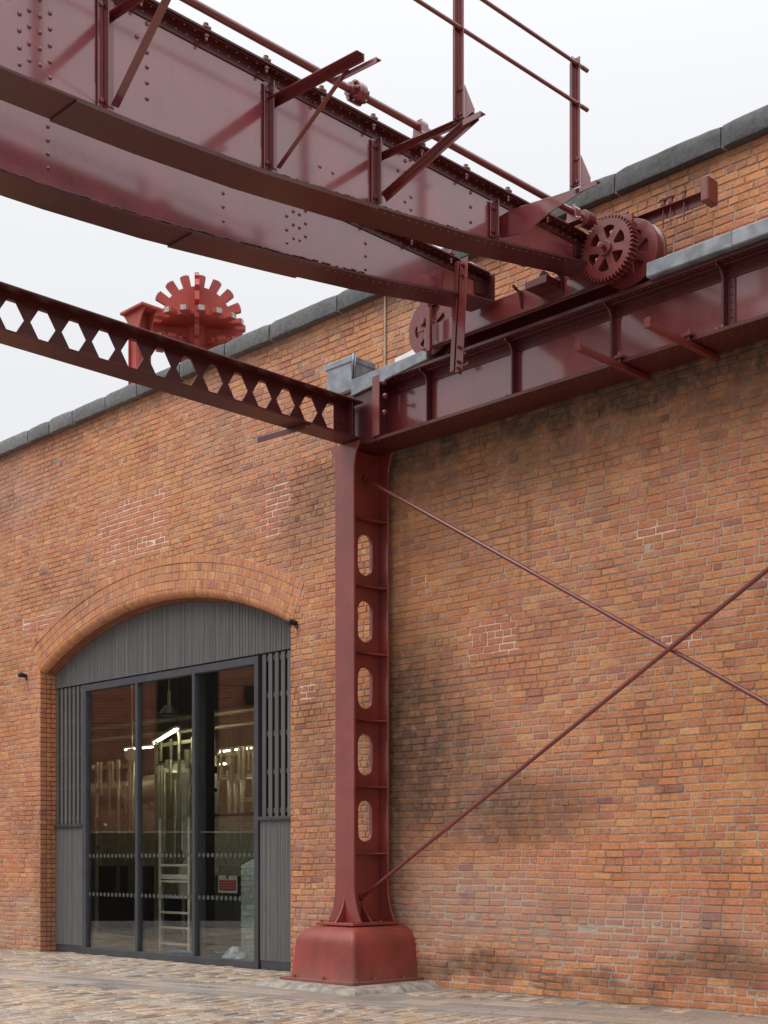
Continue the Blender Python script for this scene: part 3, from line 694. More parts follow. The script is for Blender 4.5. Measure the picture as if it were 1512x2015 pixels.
# frame
def fbar(nm, x0, x1, z0, z1, y0=-.03, y1=.07):
    q = MB(); q.box(x0, x1, DY + y0, DY + y1, z0, z1); return q.build(nm, 'frame', door, bev=.005)
for nm, x0, x1 in (('jamb_post', -19.95, -19.84), ('mullion', -18.385, -18.315), ('mullion', -16.86, -16.79), ('jamb_post', -15.36, -15.265)): fbar(nm, x0, x1, 0, ZH)
for x0, x1 in ((-19.839, -18.386), (-18.314, -16.861), (-16.789, -15.361)):
    fbar('head_rail', x0, x1, ZH - .11, ZH - .001, -.027, .068); fbar('bottom_rail', x0, x1, 0.0, .11, -.027, .068)
    q = MB(); q.box(x0, x1, DY + .02, DY + .026, .11, ZH - .11); q.box(x0, x1, DY + .042, DY + .048, .11, ZH - .11); pane = q.build('glass_pane', 'glass', door)
    dm = MB(); nx = 13; pitch = (x1 - x0) / nx
    for zz in (1.66, 1.015):
        for i in range(nx):
            dm.add([(x0 + pitch * (i + .5) + .036 * math.cos(t), DY + .0185, zz + .036 * math.sin(t)) for t in [2 * math.pi * k / 14 for k in range(14)]], [tuple(range(14))])
    stuff(dm.build('manifestation_dots', 'dots', pane))

# ================================================================== IRON COLUMN
CX, CYF, CYB = -12.39, 11.58, 12.215
column = thing('iron_column', (CX, 11.9, 0.078), 'dark red cast iron column on a rounded pedestal beside the arched doorway', 'column')
def flange_outline(hw, zb, zt, fb, ft, hb=.48, ht=.36, n=10):
    L = []
    for i in range(n + 1): s_ = i / n; L.append((hw + fb * (1 - math.sin(s_ * math.pi / 2)) ** 1.0 if fb else hw, zb + hb * (1 - math.cos(s_ * math.pi / 2)) if False else zb + hb * s_))
    Rr = [(hw + fb * (1 - s_) ** 2.2, zb + hb * s_) for s_ in [i / n for i in range(n + 1)]] + [(hw + ft * s_ ** 2.2, zt - ht + ht * s_) for s_ in [i / n for i in range(n + 1)]]
    return Rr + [(-a, b) for a, b in Rr[::-1]]
HWC = .1725; ZB, ZTOP = .80, 6.785
o1 = flange_outline(HWC, ZB, ZTOP, .125, .10)
for y0 in (CYF, CYB - .038):
    q = MB(); q.poly(o1, [], (CX, y0 + .038, 0), (1, 0, 0), (0, 0, 1), .038); q.build('flange', 'red_col', column, bev=.006)
RIBZ = [5.892, 5.048, 4.204, 3.36, 2.517, 1.673]
holes = [oval(11.925, (a + b) / 2 - .02, .245, .52) for a, b in zip(RIBZ, RIBZ[1:])]
q = MB(); q.poly([(CYF + .038, ZB), (CYB - .038, ZB), (CYB - .038, 6.748), (CYF + .038, 6.748)], holes, (CX - .02, 0, 0), (0, 1, 0), (0, 0, 1), .04)
web = q.build('web', 'red_col', column, bev=.008)
q = MB(); q.poly(oval(11.925, 1.22, .28, .56), [], (CX + .02, 0, 0), (0, 1, 0), (0, 0, 1), .006); q.build('blanking_plate', 'red_col', column, bev=.003)
for z in RIBZ:
    for s_ in (1, -1):
        # stiffener with a hollow outer edge
        pr_ = [(CYF + .038, 0)] + [(CYF + .038, .145)] + [(CYF + .038 + (CYB - CYF - .076) * t, .145 - .07 * math.sin(math.pi * t)) for t in [i / 10 for i in range(1, 10)]] + [(CYB - .038, .145), (CYB - .038, 0)]
        q = MB(); q.poly([(a, b) for a, b in pr_], [], (CX + s_ * .02, 0, z), (0, 1, 0), (s_, 0, 0), .022); q.build('stiffener', 'red_col', column, bev=.004)
# seam cover lines on the back flange and small rivets at the edge of the front flange
q = MB(); rr = random.Random(2)
for i in range(70):
    z = 1.9 + i * .055
    if rr.random() < .8: q.dome((CX - HWC + .03 + .008 * (i % 2), CYF, z), (0, -1, 0), .006, .004, 6)
    if rr.random() < .75: q.dome((CX + HWC, CYB - .02, z * 1.0 + .02), (1, 0, 0), .009, .012, 6)
stuff(q.build('flange_studs', 'red_col', column, smooth=True))
q = MB(); q.box(-12.735, -12.057, 11.41, 12.21, .765, .80); q.build('cap_plate', 'red_ped', column, bev=.006)
# gusset fins
def fin(p, dirv, h=.36, L=.16, t=.022):
    dirv = Vector(dirv); side = Vector((-dirv.y, dirv.x, 0))
    pts = [(0, 0), (L, 0)] + [(L * (1 - s_) ** 2.0, h * s_) for s_ in [i / 8 for i in range(1, 9)]]
    q = MB(); q.poly(pts, [], Vector(p) - dirv.cross(V(0, 0, 1)) * t / 2, dirv, (0, 0, 1), t); q.build('gusset_fin', 'red_col', column, bev=.004)
fin((CX, CYF, .80), (0, -1, 0)); fin((CX + .02, 11.86, .80), (1, 0, 0), .36, .2); fin((CX - .02, 11.86, .80), (-1, 0, 0), .36, .2)
# pedestal: rounded, tapering box
def rrect(x0, x1, y0, y1, r, n=6):
    L = []
    for (cx_, cy_, a0) in ((x1 - r, y1 - r, 0), (x0 + r, y1 - r, 90), (x0 + r, y0 + r, 180), (x1 - r, y0 + r, 270)):
        L += [(cx_ + r * math.cos(R(a0 + 90 * i / n)), cy_ + r * math.sin(R(a0 + 90 * i / n))) for i in range(n + 1)]
    return L
PX0, PX1, PY0, PY1 = -12.985, -11.80, 11.17, 12.62
rings = []
pro = [(0, .112), (.012, .16)] + [(.012 + .035 * t, .16 + .36 * t) for t in (.5, 1)] + [(.047 + .24 * (1 - math.cos(a)), .52 + .235 * math.sin(a)) for a in [math.pi / 2 * i / 10 for i in range(1, 11)]]
for ins, z in pro:
    rings.append([(x, y, z) for x, y in rrect(PX0 + ins, PX1 - ins, PY0 + ins, PY1 - ins, max(.035, .06 - ins * .06))])
nn = len(rings[0]); vs = [p for rg in rings for p in rg]
fs = [(j * nn + i, j * nn + (i + 1) % nn, (j + 1) * nn + (i + 1) % nn, (j + 1) * nn + i) for j in range(len(rings) - 1) for i in range(nn)] + [tuple(range(len(vs) - nn, len(vs)))]
q = MB().add(vs, fs); ped = q.build('pedestal', 'red_ped', column, smooth=True)
q = MB(); base_o = rrect(-13.07, -11.71, 11.08, 12.66, .03, 3); q.poly(base_o, [], (0, 0, .078), (1, 0, 0), (0, 1, 0), .034); q.build('base_flange', 'red_ped', ped, bev=.006)
for x, y in ((-12.82, 11.125), (-12.28, 11.125), (-11.755, 11.5), (-11.755, 12.0), (-11.755, 11.2)):
    q = MB(); q.hexa((x, y, .112), (0, 0, 1), .026, .03); q.cyl((x, y, .14), (x, y, .155), .015, 8); q.build('anchor_bolt', 'red_ped', ped)
for x, y in ((-12.68, 11.46), (-12.12, 11.46), (-12.11, 11.95), (-12.42, 11.46)):
    q = MB(); q.hexa((x, y, .80), (0, 0, 1), .02, .022); q.build('cap_bolt', 'red_ped', column)

# ================================================================== RUNWAY GIRDER
GX0, GX1 = -12.62, -1.8; GYF, GYB = 11.68, 12.17; GZ0, GZ1 = 6.79, 7.50; GW = 11.905
girder = thing('runway_girder', (-9.0, 11.92, 6.75), 'dark red riveted runway girder resting on the iron column along the wall', 'girder')
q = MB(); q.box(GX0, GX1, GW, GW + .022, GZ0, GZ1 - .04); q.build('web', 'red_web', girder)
q = MB(); q.box(-12.55, -11.99, 11.70, 11.72, GZ0 + .001, GZ1 - .042); q.build('shade_plate', 'red', girder, bev=.003)  # dark plate added over the web, standing in for shade at this end
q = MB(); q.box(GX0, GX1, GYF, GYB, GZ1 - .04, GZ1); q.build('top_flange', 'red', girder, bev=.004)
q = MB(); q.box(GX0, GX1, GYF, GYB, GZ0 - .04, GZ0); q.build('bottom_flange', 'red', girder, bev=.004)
for (ya, dy_) in ((GW - .0005, -1), (GW + .0225, 1)):
    q = MB(); q.angle((GX0 + .01, ya, GZ1 - .0405), (GX1, ya, GZ1 - .0405), (0, dy_, 0), (0, 0, -1), .12, .115, .014); q.build('flange_angle', 'red', girder, bev=.003)
    q = MB(); q.angle((GX0 + .01, ya, GZ0 + .0005), (GX1, ya, GZ0 + .0005), (0, dy_, 0), (0, 0, 1), .10, .05, .014); q.build('flange_angle', 'red', girder, bev=.003)
q = MB(); x = GX0 + .15
while x < -5:
    q.dome((x, GYF + .05, GZ1 - .0395), (0, 0, -1), .014); q.dome((x + .05, GYF + .13, GZ1 - .0395), (0, 0, -1), .014)
    q.dome((x, GW - .014, GZ1 - .10), (0, -1, 0), .014); q.dome((x, GYF + .06, GZ0 - .0405), (0, 0, -1), .013); q.dome((x + .05, GYF + .17, GZ0 - .0405), (0, 0, -1), .013)
    x += .105
stuff(q.build('flange_rivets', 'red', girder, smooth=True))
def gstiff(x, tee=False):
    pts = [(0, GZ0), (.05, GZ0)] if False else []
    pts = [(GW - .001, GZ0 + .001), (GYF + .03, GZ0 + .001), (GYF + .035, GZ0 + .03)] + [(GYF + .035 + .10 * math.sin(a), GZ0 + .03 + .05 * (1 - math.cos(a))) for a in [math.pi / 2 * i / 5 for i in range(1, 6)]]
    top = GZ1 - .041
    pts += [(GYF + .02 + .115 * math.cos(a), top - .15 + .12 * math.sin(a)) for a in [math.pi / 2 * i / 6 for i in range(0, 7)]] + [(GYF + .015, top), (GW - .001, top)]
    q = MB(); q.poly(pts, [], (x - .012, 0, 0), (0, 1, 0), (0, 0, 1), .024); o = q.build('web_stiffener', 'red', girder, bev=.004)
    if tee:
        q = MB(); q.box(x + .013, x + .10, GW - .016, GW - .002, GZ0 + .05, GZ1 - .16); q.build('stiffener_angle', 'red', o, bev=.003)
        q = MB()
        for k in range(6): q.dome((x + .06, GW - .016, GZ0 + .09 + k * .075), (0, -1, 0), .015)
        stuff(q.build('angle_rivets', 'red', o, smooth=True))
for x, t in ((-11.2, 0), (-9.873, 0), (-8.51, 0), (-7.165, 1), (-5.8, 0)): gstiff(x, t)
q = MB(); q.box(-11.97, -11.845, 11.655, 11.675, 6.80, 7.54); ep = q.build('end_post', 'red_mid', girder, bev=.004)
q = MB(); q.box(-11.985, -11.971, 11.676, 11.9, 6.80, 7.45); q.build('end_plate', 'red_mid', girder, bev=.003)
for z, x in ((7.42, -11.76), (7.25, -11.74), (7.05, -11.75)):
    q = MB(); q.dome((x, 11.66, z), (0.3, -1, 0), .035, .04, 12); q.cyl((x, 11.66, z), (x - .06, 11.72, z), .016, 8); q.build('dome_bolt', 'red_mid', girder, smooth=True)
q = MB(); q.box(-8.0, GX1, 11.87, 11.95, GZ1 + .001, GZ1 + .075); q.box(GX0 + 1.4, -8.001, 11.87, 11.95, GZ1 + .001, GZ1 + .075); q.build('crane_rail', 'red_mid', girder, bev=.006)
# timber-square bars clamped under the runway girder
for i, (x, lab) in enumerate(((-8.28, 'square red steel bar clamped under the runway girder, nearer the iron column'), (-7.45, 'square red steel bar clamped under the runway girder, farther from the iron column'))):
    t = thing('clamped_bar', (x, 11.4, 6.72), lab, 'bar', 'square bars clamped under the runway girder')
    q = MB(); q.box(x - .03, x + .03, 10.95, 12.2, 6.685, 6.742); q.build('bar', 'red_mid', t, bev=.004)
    q = MB(); q.box(x - .035, x + .035, 10.93, 10.955, 6.68, 6.775); q.build('end_stop', 'red_mid', t, bev=.003)
    q = MB(); q.box(x - .05, x + .05, 11.62, 11.76, 6.791, 6.82); q.cyl((x, 11.655, 6.72), (x, 11.655, 6.87), .012, 8); q.hexa((x, 11.655, 6.82), (0, 0, 1), .026, .02); q.build('clamp', 'red_mid', t, bev=.002)
# lead flashing
fl = thing('lead_flashing_box', (-12.6, 11.9, 7.51), 'grey lead covered box at the end of the runway girder, above the column', 'flashing')
q = MB(); q.box(-12.88, -12.40, 11.72, 12.12, 7.505, 7.86); q.build('box', 'lead', fl, bev=.012)
q = MB(); q.box(-12.895, -12.385, 11.705, 12.135, 7.85, 7.94); q.build('lid', 'lead', fl, bev=.015)
q = MB(); q.add([(-12.36, 11.66, 7.39), (-11.05, 11.66, 7.515), (-11.05, 12.2, 7.52), (-12.36, 12.2, 7.52), (-12.36, 11.66, 7.60), (-11.05, 11.66, 7.64), (-11.05, 12.2, 7.66), (-12.36, 12.2, 7.66)],
                [(3, 2, 1, 0), (4, 5, 6, 7), (0, 1, 5, 4), (1, 2, 6, 5), (2, 3, 7, 6), (3, 0, 4, 7)]); q.build('apron', 'lead', fl, bev=.01)
q = MB(); q.tube([(-12.37, 11.72, 7.95), (-12.365, 11.70, 7.86), (-12.37, 11.71, 7.62)], .018, 6); q.tube([(-12.35, 11.74, 7.94), (-12.345, 11.72, 7.82), (-12.35, 11.72, 7.64)], .012, 6); q.build('cable', 'lead', fl, smooth=True)
fs_ = thing('lead_flashing_strip', (-5, 11.9, 7.5), 'long grey lead flashing strip capping the runway girder beside the gear wheel', 'flashing')
q = MB(); q.box(-7.92, GX1, 11.60, 12.24, 7.502, 7.655); q.build('strip', 'lead', fs_, bev=.012)
q = MB(); q.box(-6.95, -6.935, 11.594, 12.0, 7.50, 7.66); q.build('lap_joint', 'lead', fs_)
q = MB(); q.add([(-12.2, 12.26, 7.75), (-11.72, 12.24, 7.72), (-11.70, 12.25, 8.02), (-12.18, 12.27, 7.98), (-12.2, 12.285, 7.75), (-11.72, 12.265, 7.72), (-11.70, 12.275, 8.02), (-12.18, 12.295, 7.98)],
                [(0, 1, 2, 3), (7, 6, 5, 4), (1, 0, 4, 5), (2, 1, 5, 6), (3, 2, 6, 7), (0, 3, 7, 4)]); tag(q.build('offcut_board', 'white'), 'small white board leaning on the brick wall behind the lead covered box', 'board')

# ================================================================== CASTELLATED BEAM
cb = thing('castellated_beam', (-12.3, 5, 6.8), 'dark red castellated beam with hexagonal holes running to the column head', 'beam')
Z0c, Z1c = 6.80, 7.275; pitch = 0.3622
hx = []
for i in range(-34, 13):
    yc = 6.914 + pitch * i
    hx.append([(yc - .147, 7.035), (yc - .042, 6.868), (yc + .042, 6.868), (yc + .147, 7.035), (yc + .042, 7.202), (yc - .042, 7.202)])
q = MB(); q.poly([(-6.0, Z0c + .02), (11.66, Z0c + .02), (11.66, Z1c - .02), (-6.0, Z1c - .02)], hx, (-12.307, 0, 0), (0, 1, 0), (0, 0, 1), .014); q.build('web', 'red', cb)
q = MB(); q.box(-12.47, -12.13, -6, 11.66, Z1c - .021, Z1c); q.build('top_flange', 'red', cb, bev=.004)
q = MB(); q.box(-12.47, -12.13, -6, 11.66, Z0c, Z0c + .021); q.build('bottom_flange', 'red', cb, bev=.004)
q = MB(); q.box(-12.32, -12.16, 11.5, 11.515, Z0c + .03, Z1c - .03); q.box(-12.292, -12.28, 11.30, 11.66, Z0c + .05, Z1c - .05); q.build('end_cleat', 'red', cb, bev=.003)
q = MB()
for z in (6.9, 6.99, 7.08, 7.17): q.hexa((-12.28, 11.4, z), (1, 0, 0), .018, .016); q.hexa((-12.22, 11.5, z), (0, -1, 0), .016, .014)
stuff(q.build('cleat_bolts', 'red', cb))
st = MB(); st.angle((-12.98, 10.66, 6.798), (-12.16, 10.72, 6.798), (0, 1, 0), (0, 0, -1), .085, .07, .012)
stb = tag(st.build('angle_iron_stub', 'red', bev=.003), 'short red angle iron fixed under the castellated beam, one end sticking out', 'angle iron')

# ================================================================== TRAVELLING CRANE
crane = thing('travelling_crane', (-9.4, 4, 7.58), 'dark red overhead travelling crane, twin riveted fish-bellied girders, geared wheels', 'crane')
BOT = [(-8.0, 7.785), (-6.0, 7.46), (-4.0, 7.24), (-2.0, 7.11), (0.5, 7.04), (3.0, 7.03), (4.72, 7.06), (6.0, 7.11), (7.09, 7.19), (8.54, 7.36), (9.8, 7.525), (11.32, 7.785), (11.62, 7.82)]
TOPZ = 8.18
def zb(y):
    for (a, za), (b, zb_) in zip(BOT, BOT[1:]):
        if a <= y <= b: return za + (zb_ - za) * (y - a) / (b - a)
    return BOT[0][1] if y < BOT[0][0] else BOT[-1][1]
YS = [-8 + 19.62 * i / 60 for i in range(61)]
RIV = MB().dome((0, 0, 0), (1, 0, 0), .0185, .016, 10).mesh('rivet', smooth=True); RIV.materials.append(M['red_wet'])
def bridge(XG, rivets, cols, splice, yend=11.62):
    ys = [y for y in YS if y < yend] + [yend]
    q = MB(); q.poly([(y, zb(y) + .02) for y in ys] + [(y, TOPZ - .03) for y in ys[::-1]], [], (XG - .007, 0, 0), (0, 1, 0), (0, 0, 1), .014)
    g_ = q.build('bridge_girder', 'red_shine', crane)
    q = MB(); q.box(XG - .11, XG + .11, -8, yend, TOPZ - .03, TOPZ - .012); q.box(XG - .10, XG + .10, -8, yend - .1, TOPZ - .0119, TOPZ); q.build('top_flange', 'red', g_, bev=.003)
    for s_ in (1, -1):
        q = MB(); q.angle((XG + s_ * .0075, -8, TOPZ - .0305), (XG + s_ * .0075, yend, TOPZ - .0305), (s_, 0, 0), (0, 0, -1), .085, .09, .011); q.build('top_angle', 'red', g_, bev=.002)
        vs, fs = [], []; n = 6      # curved bottom angle
        sec = [(0.0075, .0), (.10, .0), (.10, .012), (.0195, .012), (.0195, .085), (.0075, .085)]
        for y in ys:
            for a, b in sec: vs.append((XG + s_ * a, y, zb(y) + .0205 + b))
        m_ = len(ys)
        for i in range(m_ - 1):
            for k in range(n): fs.append((i * n + k, i * n + (k + 1) % n, (i + 1) * n + (k + 1) % n, (i + 1) * n + k)[::s_])
        fs += [tuple(range(n))[::-s_], tuple(range((m_ - 1) * n, m_ * n))[::s_]]
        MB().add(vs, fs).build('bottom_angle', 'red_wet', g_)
    vs, fs = [], []; n = 4
    for y in ys:
        for a, b in ((-.185, .0), (.185, .0), (.185, .02), (-.185, .02)): vs.append((XG + a, y, zb(y) + b))
    for i in range(len(ys) - 1):
        for k in range(n): fs.append((i * n + k, i * n + (k + 1) % n, (i + 1) * n + (k + 1) % n, (i + 1) * n + k)[::-1])
    fs += [(3, 2, 1, 0)[::-1], tuple(range(len(vs) - 4, len(vs)))[::-1]]
    bf = MB().add(vs, fs).build('bottom_flange', 'red', g_)
    yy = [y for y in ys if splice[0] <= y <= splice[1]]; yy = [splice[0]] + yy + [splice[1]]     # cover plate on the underside
    vs, fs = [], []
    for y in yy:
        for a, b in ((-.185, -.016), (.188, -.016), (.188, -.0005), (-.185, -.0005)): vs.append((XG + a, y, zb(y) + b))
    for i in range(len(yy) - 1):
        for k in range(n): fs.append((i * n + k, i * n + (k + 1) % n, (i + 1) * n + (k + 1) % n, (i + 1) * n + k)[::-1])
    fs += [(0, 1, 2, 3), tuple(range(len(vs) - 4, len(vs)))[::-1]]
    MB().add(vs, fs).build('cover_plate', 'red', g_)
    # doubler plate along the foot of the web, and the lumpy caulking above the bottom angle
    vs, fs = [], []; yd = [y for y in ys if 1 < y < 9.2]
    for y in yd:
        for a, b in ((.0068, .10), (.0102, .10), (.0102, .285), (.0068, .285)): vs.append((XG + a, y, zb(y) + b))
    for i in range(len(yd) - 1):
        for k in range(4): fs.append((i * 4 + k, i * 4 + (k + 1) % 4, (i + 1) * 4 + (k + 1) % 4, (i + 1) * 4 + k)[::-1])
    fs += [(0, 1, 2, 3), tuple(range(len(vs) - 4, len(vs)))[::-1]]
    MB().add(vs, fs).build('doubler_plate', 'red_shine', g_)
    q = MB(); rk = random.Random(int(-XG * 100)); y = 3.5
    while y < 9.6:
        L_ = rk.uniform(.02, .09); r_ = rk.uniform(.004, .012)
        if rk.random() < .8: q.tube([(XG + .02 + rk.uniform(-.004, .006), y, zb(y) + .107 + rk.uniform(-.006, .008)), (XG + .022, y + L_ * .5, zb(y + L_ * .5) + .107 + rk.uniform(-.008, .010)), (XG + .02, y + L_, zb(y + L_) + .107 + rk.uniform(-.006, .008))], r_, 5)
        y += L_
    stuff(q.build('caulking', 'red', g_, smooth=True))
    q = MB(); y = 3.6
    while y < yend - .05:
        q.dome((XG + .0187, y, TOPZ - .075), (1, 0, 0), .013, None, 7); q.dome((XG + .0197, y + .04, zb(y + .04) + .075), (1, 0, 0), .012, .008, 7)
        q.dome((XG + .13, y, zb(y)), (0, 0, -1), .012, .007, 6) if y > 8 else None
        q.dome((XG + .06, y + .05, TOPZ - .0415), (0, 0, -1), .012, None, 6)
        y += .105
    stuff(q.build('edge_rivets', 'red_wet', g_, smooth=True))
    for (y, z) in rivets: piece('rivet', RIV, 'red_wet', g_, (XG + .0065, y, z))
    for (y, z0, z1, w) in cols:
        q = MB(); q.box(XG + .0068, XG + .0125, y - w, y + w, z0, z1); q.build('butt_strap', 'red_wet', g_)
    y = 4.1
    while y < yend - .3:                                            # rail clips along the top flange, with their bolts under it
        q = MB(); q.box(XG + .035, XG + .105, y - .035, y + .035, TOPZ + .0005, TOPZ + .022); q.hexa((XG + .075, y, TOPZ + .02), (0, 0, 1), .024, .028); q.cyl((XG + .08, y, TOPZ - .095), (XG + .08, y, TOPZ - .03), .014, 6)
        q.hexa((XG + .08, y, TOPZ - .065), (0, 0, 1), .022, .02); q.build('rail_clip', 'red_wet', g_, bev=.003); y += .62
    q = MB(); q.box(XG - .16, XG + .16, yend + .0005, yend + .015, zb(yend) + .02, TOPZ - .03); q.box(XG + .09, XG + .17, yend - .005, yend, zb(yend) + .02, TOPZ - .05); q.build('end_plate', 'red', g_, bev=.003)
    q = MB(); q.box(XG + .0195, XG + .024, yend - .16, yend, zb(yend) + .11, TOPZ - .12); q.build('end_angle', 'red', g_, bev=.003)
    return g_
RA = [(4.97, 7.624), (4.97, 7.504), (4.97, 7.38), (4.97, 7.26), (5.048, 7.684), (5.048, 7.567), (5.048, 7.442), (5.048, 7.321), (5.134, 7.678), (5.134, 7.56), (5.134, 7.442), (5.134, 7.324), (5.217, 7.737), (5.217, 7.622), (5.217, 7.5), (5.217, 7.381), (5.217, 7.266),
      (4.88, 7.70), (4.97, 7.745), (5.134, 7.80), (5.217, 7.855), (6.066, 8.03), (6.066, 7.809), (6.066, 7.695), (6.066, 7.573), (6.066, 7.451), (5.972, 7.89), (6.066, 7.92),
      (8.825, 7.891), (8.825, 7.76), (8.919, 8.01), (8.919, 7.901), (8.992, 7.96), (8.992, 7.702), (8.912, 7.632), (8.992, 7.584), (8.992, 8.05), (9.826, 8.034), (9.826, 7.896), (9.826, 7.75), (11.416, 8.027), (8.01, 7.575), (7.861, 7.574)]
RB = [(5.994, 7.721), (5.994, 7.606), (5.994, 7.491), (5.994, 7.372), (7.846, 7.807), (7.846, 7.679), (7.846, 7.546), (8.627, 7.985), (8.627, 7.856), (8.627, 7.722), (8.627, 7.593), (8.712, 7.929), (8.712, 7.8), (8.712, 7.665), (8.791, 7.926), (8.791, 7.796), (8.791, 7.671),
      (8.871, 7.988), (8.871, 7.863), (8.871, 7.737), (9.694, 7.932), (9.694, 7.801), (9.694, 7.664)]
XA, XB = -8.73, -10.06
bridge(XA, RA, [], (5.33, 8.4)); bridge(XB, RB, [], (7.35, 8.9), 11.55)
# end carriage along the rail
q = MB(); q.box(-11.05, -8.36, 11.62, 11.66, 7.60, 7.88); q.box(-11.05, -8.36, 12.06, 12.10, 7.60, 7.88); q.box(-10.9, -8.5, 11.661, 12.059, 7.86, 7.879); carr = q.build('end_carriage', 'red_wet', crane, bev=.005)
q = MB(); q.box(-11.05, -8.36, 11.58, 11.62, 7.60, 7.622); q.build('bottom_angle', 'red', carr, bev=.003)
for x in (-9.55, -8.98):
    q = MB(); q.poly([(0, 0), (.16, 0), (.16, .03)] + [(.16 - .13 * math.sin(a), .03 - .20 * (1 - math.cos(a)) - .0) for a in [math.pi / 2 * i / 6 for i in range(1, 7)]] + [(0, -.2)], [], (x, 11.62, 7.86), (0, -1, 0), (0, 0, 1), .016); q.build('knee_bracket', 'red', carr, bev=.003)
q = MB(); q.cyl((-9.25, 11.60, 7.93), (-9.25, 11.64, 7.93), .055, 16); q.cyl((-9.25, 11.59, 7.93), (-9.25, 11.60, 7.93), .022, 10); q.build('lifting_eye', 'red', carr, auto=True)
q = MB(); q.box(-9.3, -9.0, 11.35, 11.62, 7.72, 7.80); q.build('gearbox_shelf', 'red', carr, bev=.005)
# gears and wheels (axles along Y)
def gear2d(r, n, tooth, hub, spokes, rin, so=0.0):
    L = []
    for i in range(n):
        a = 2 * math.pi * i / n; w = math.pi / n
        L += [(r * math.cos(a - w * .55), r * math.sin(a - w * .55)), ((r + tooth) * math.cos(a - w * .30), (r + tooth) * math.sin(a - w * .30)), ((r + tooth) * math.cos(a + w * .30), (r + tooth) * math.sin(a + w * .30)), (r * math.cos(a + w * .55), r * math.sin(a + w * .55))]
    H = []
    for k in range(spokes):
        a0 = so + 2 * math.pi * k / spokes; da_ = math.pi / spokes
        h0, h1 = da_ * .34, da_ * .62; c = []
        for i in range(7): t = -1 + 2 * i / 6; c.append((rin * (1 - .05 * t ** 4), a0 + h1 * t))
        c.append((rin * .80, a0 + h1 * .95)); c.append((hub * 1.25, a0 + h0 * 1.0))
        for i in range(5): t = 1 - 2 * i / 4; c.append((hub * (1.05 + .06 * t * t), a0 + h0 * .8 * t))
        c.append((hub * 1.25, a0 - h0)); c.append((rin * .80, a0 - h1 * .95))
        H.append([(p * math.cos(b), p * math.sin(b)) for p, b in c])
    return L, H
GC = V(-8.31, 11.46, 7.885)
L, H = gear2d(.298, 46, .034, .095, 6, .232, .35)
q = MB(); q.poly(L, H, GC + V(0, .11, 0), (1, 0, 0), (0, 0, 1), .11); gear = q.build('gear_wheel', 'red_mid', crane, bev=.004)
q = MB(); q.cyl(GC + V(0, -.03, 0), GC + V(0, .3, 0), .07, 24); q.cyl(GC + V(0, -.10, 0), GC + V(0, -.03, 0), .026, 14); q.build('hub', 'red_mid', gear, auto=True, bev=.004)
def track_wheel(c, y0, nm='track_wheel'):
    L = circ(0, 0, .352, 48); _, H = gear2d(.3, 10, .01, .10, 6, .245, .1)
    q = MB(); q.poly(L, H, (c[0], y0 + .03, c[2]), (1, 0, 0), (0, 0, 1), .03); w = q.build(nm, 'red_mid', crane, bev=.004)
    q = MB()
    for (ya, yb_, r0, r1) in ((y0 + .0301, y0 + .045, .352, .318), (y0 + .045, y0 + .135, .318, .318), (y0 + .135, y0 + .15, .318, .352), (y0 + .15, y0 + .18, .352, .352)):
        q.cyl((c[0], ya, c[2]), (c[0], yb_, c[2]), r0, 48, r1)
    q.build('tread', 'red_mid', w, auto=True)
    q = MB(); q.cyl((c[0], y0 - .05, c[2]), (c[0], y0 + .2, c[2]), .085, 20); q.cyl((c[0], y0 - .08, c[2]), (c[0], y0 - .05, c[2]), .05, 16); q.build('hub', 'red_mid', w, auto=True)
    return w
track_wheel((-8.24, 0, 7.90), 11.76); track_wheel((-11.05, 0, 7.925), 11.72)
# bearing guard around the driven wheel and rear wheel hanger
q = MB(); q.box(-8.40, -8.10, 11.62, 11.655, 8.16, 8.24); q.box(-8.13, -8.10, 11.62, 11.72, 7.95, 8.16); q.build('wheel_guard', 'red_mid', crane, bev=.004)
q = MB(); q.poly([(-.11, -.09), (.11, -.09), (.08, .08), (.05, .36), (-.05, .36), (-.08, .08)], [circ(0, 0, .05, 14)], (-11.08, 11.66, 7.95), (1, 0, 0), (0, 0, 1), .02); q.cyl((-11.08, 11.6, 7.95), (-11.08, 11.66, 7.95), .04, 14); q.build('axle_hanger', 'red_mid', crane, bev=.003)
q = MB(); q.box(-10.86, -10.80, 11.45, 11.50, 7.50, 8.0); q.build('hanger_strap', 'red_mid', crane, bev=.003)
for k, (dx, z0, z1) in enumerate(((.03, 7.98, 7.62), (.07, 8.0, 7.70), (.10, 7.96, 7.58))):      # slack hand chain
    q = MB(); zz = z0
    while zz > z1:
        q.tube([(-10.98 + dx + .010 * math.cos(a) * (1 if int(zz * 100) % 2 else .3), 11.56 + .010 * math.cos(a) * (.3 if int(zz * 100) % 2 else 1), zz + .020 * math.sin(a)) for a in [2 * math.pi * i / 8 for i in range(9)]], .005, 4); zz -= .031
    stuff(q.build('slack_chain', 'red_mid', crane, smooth=True))
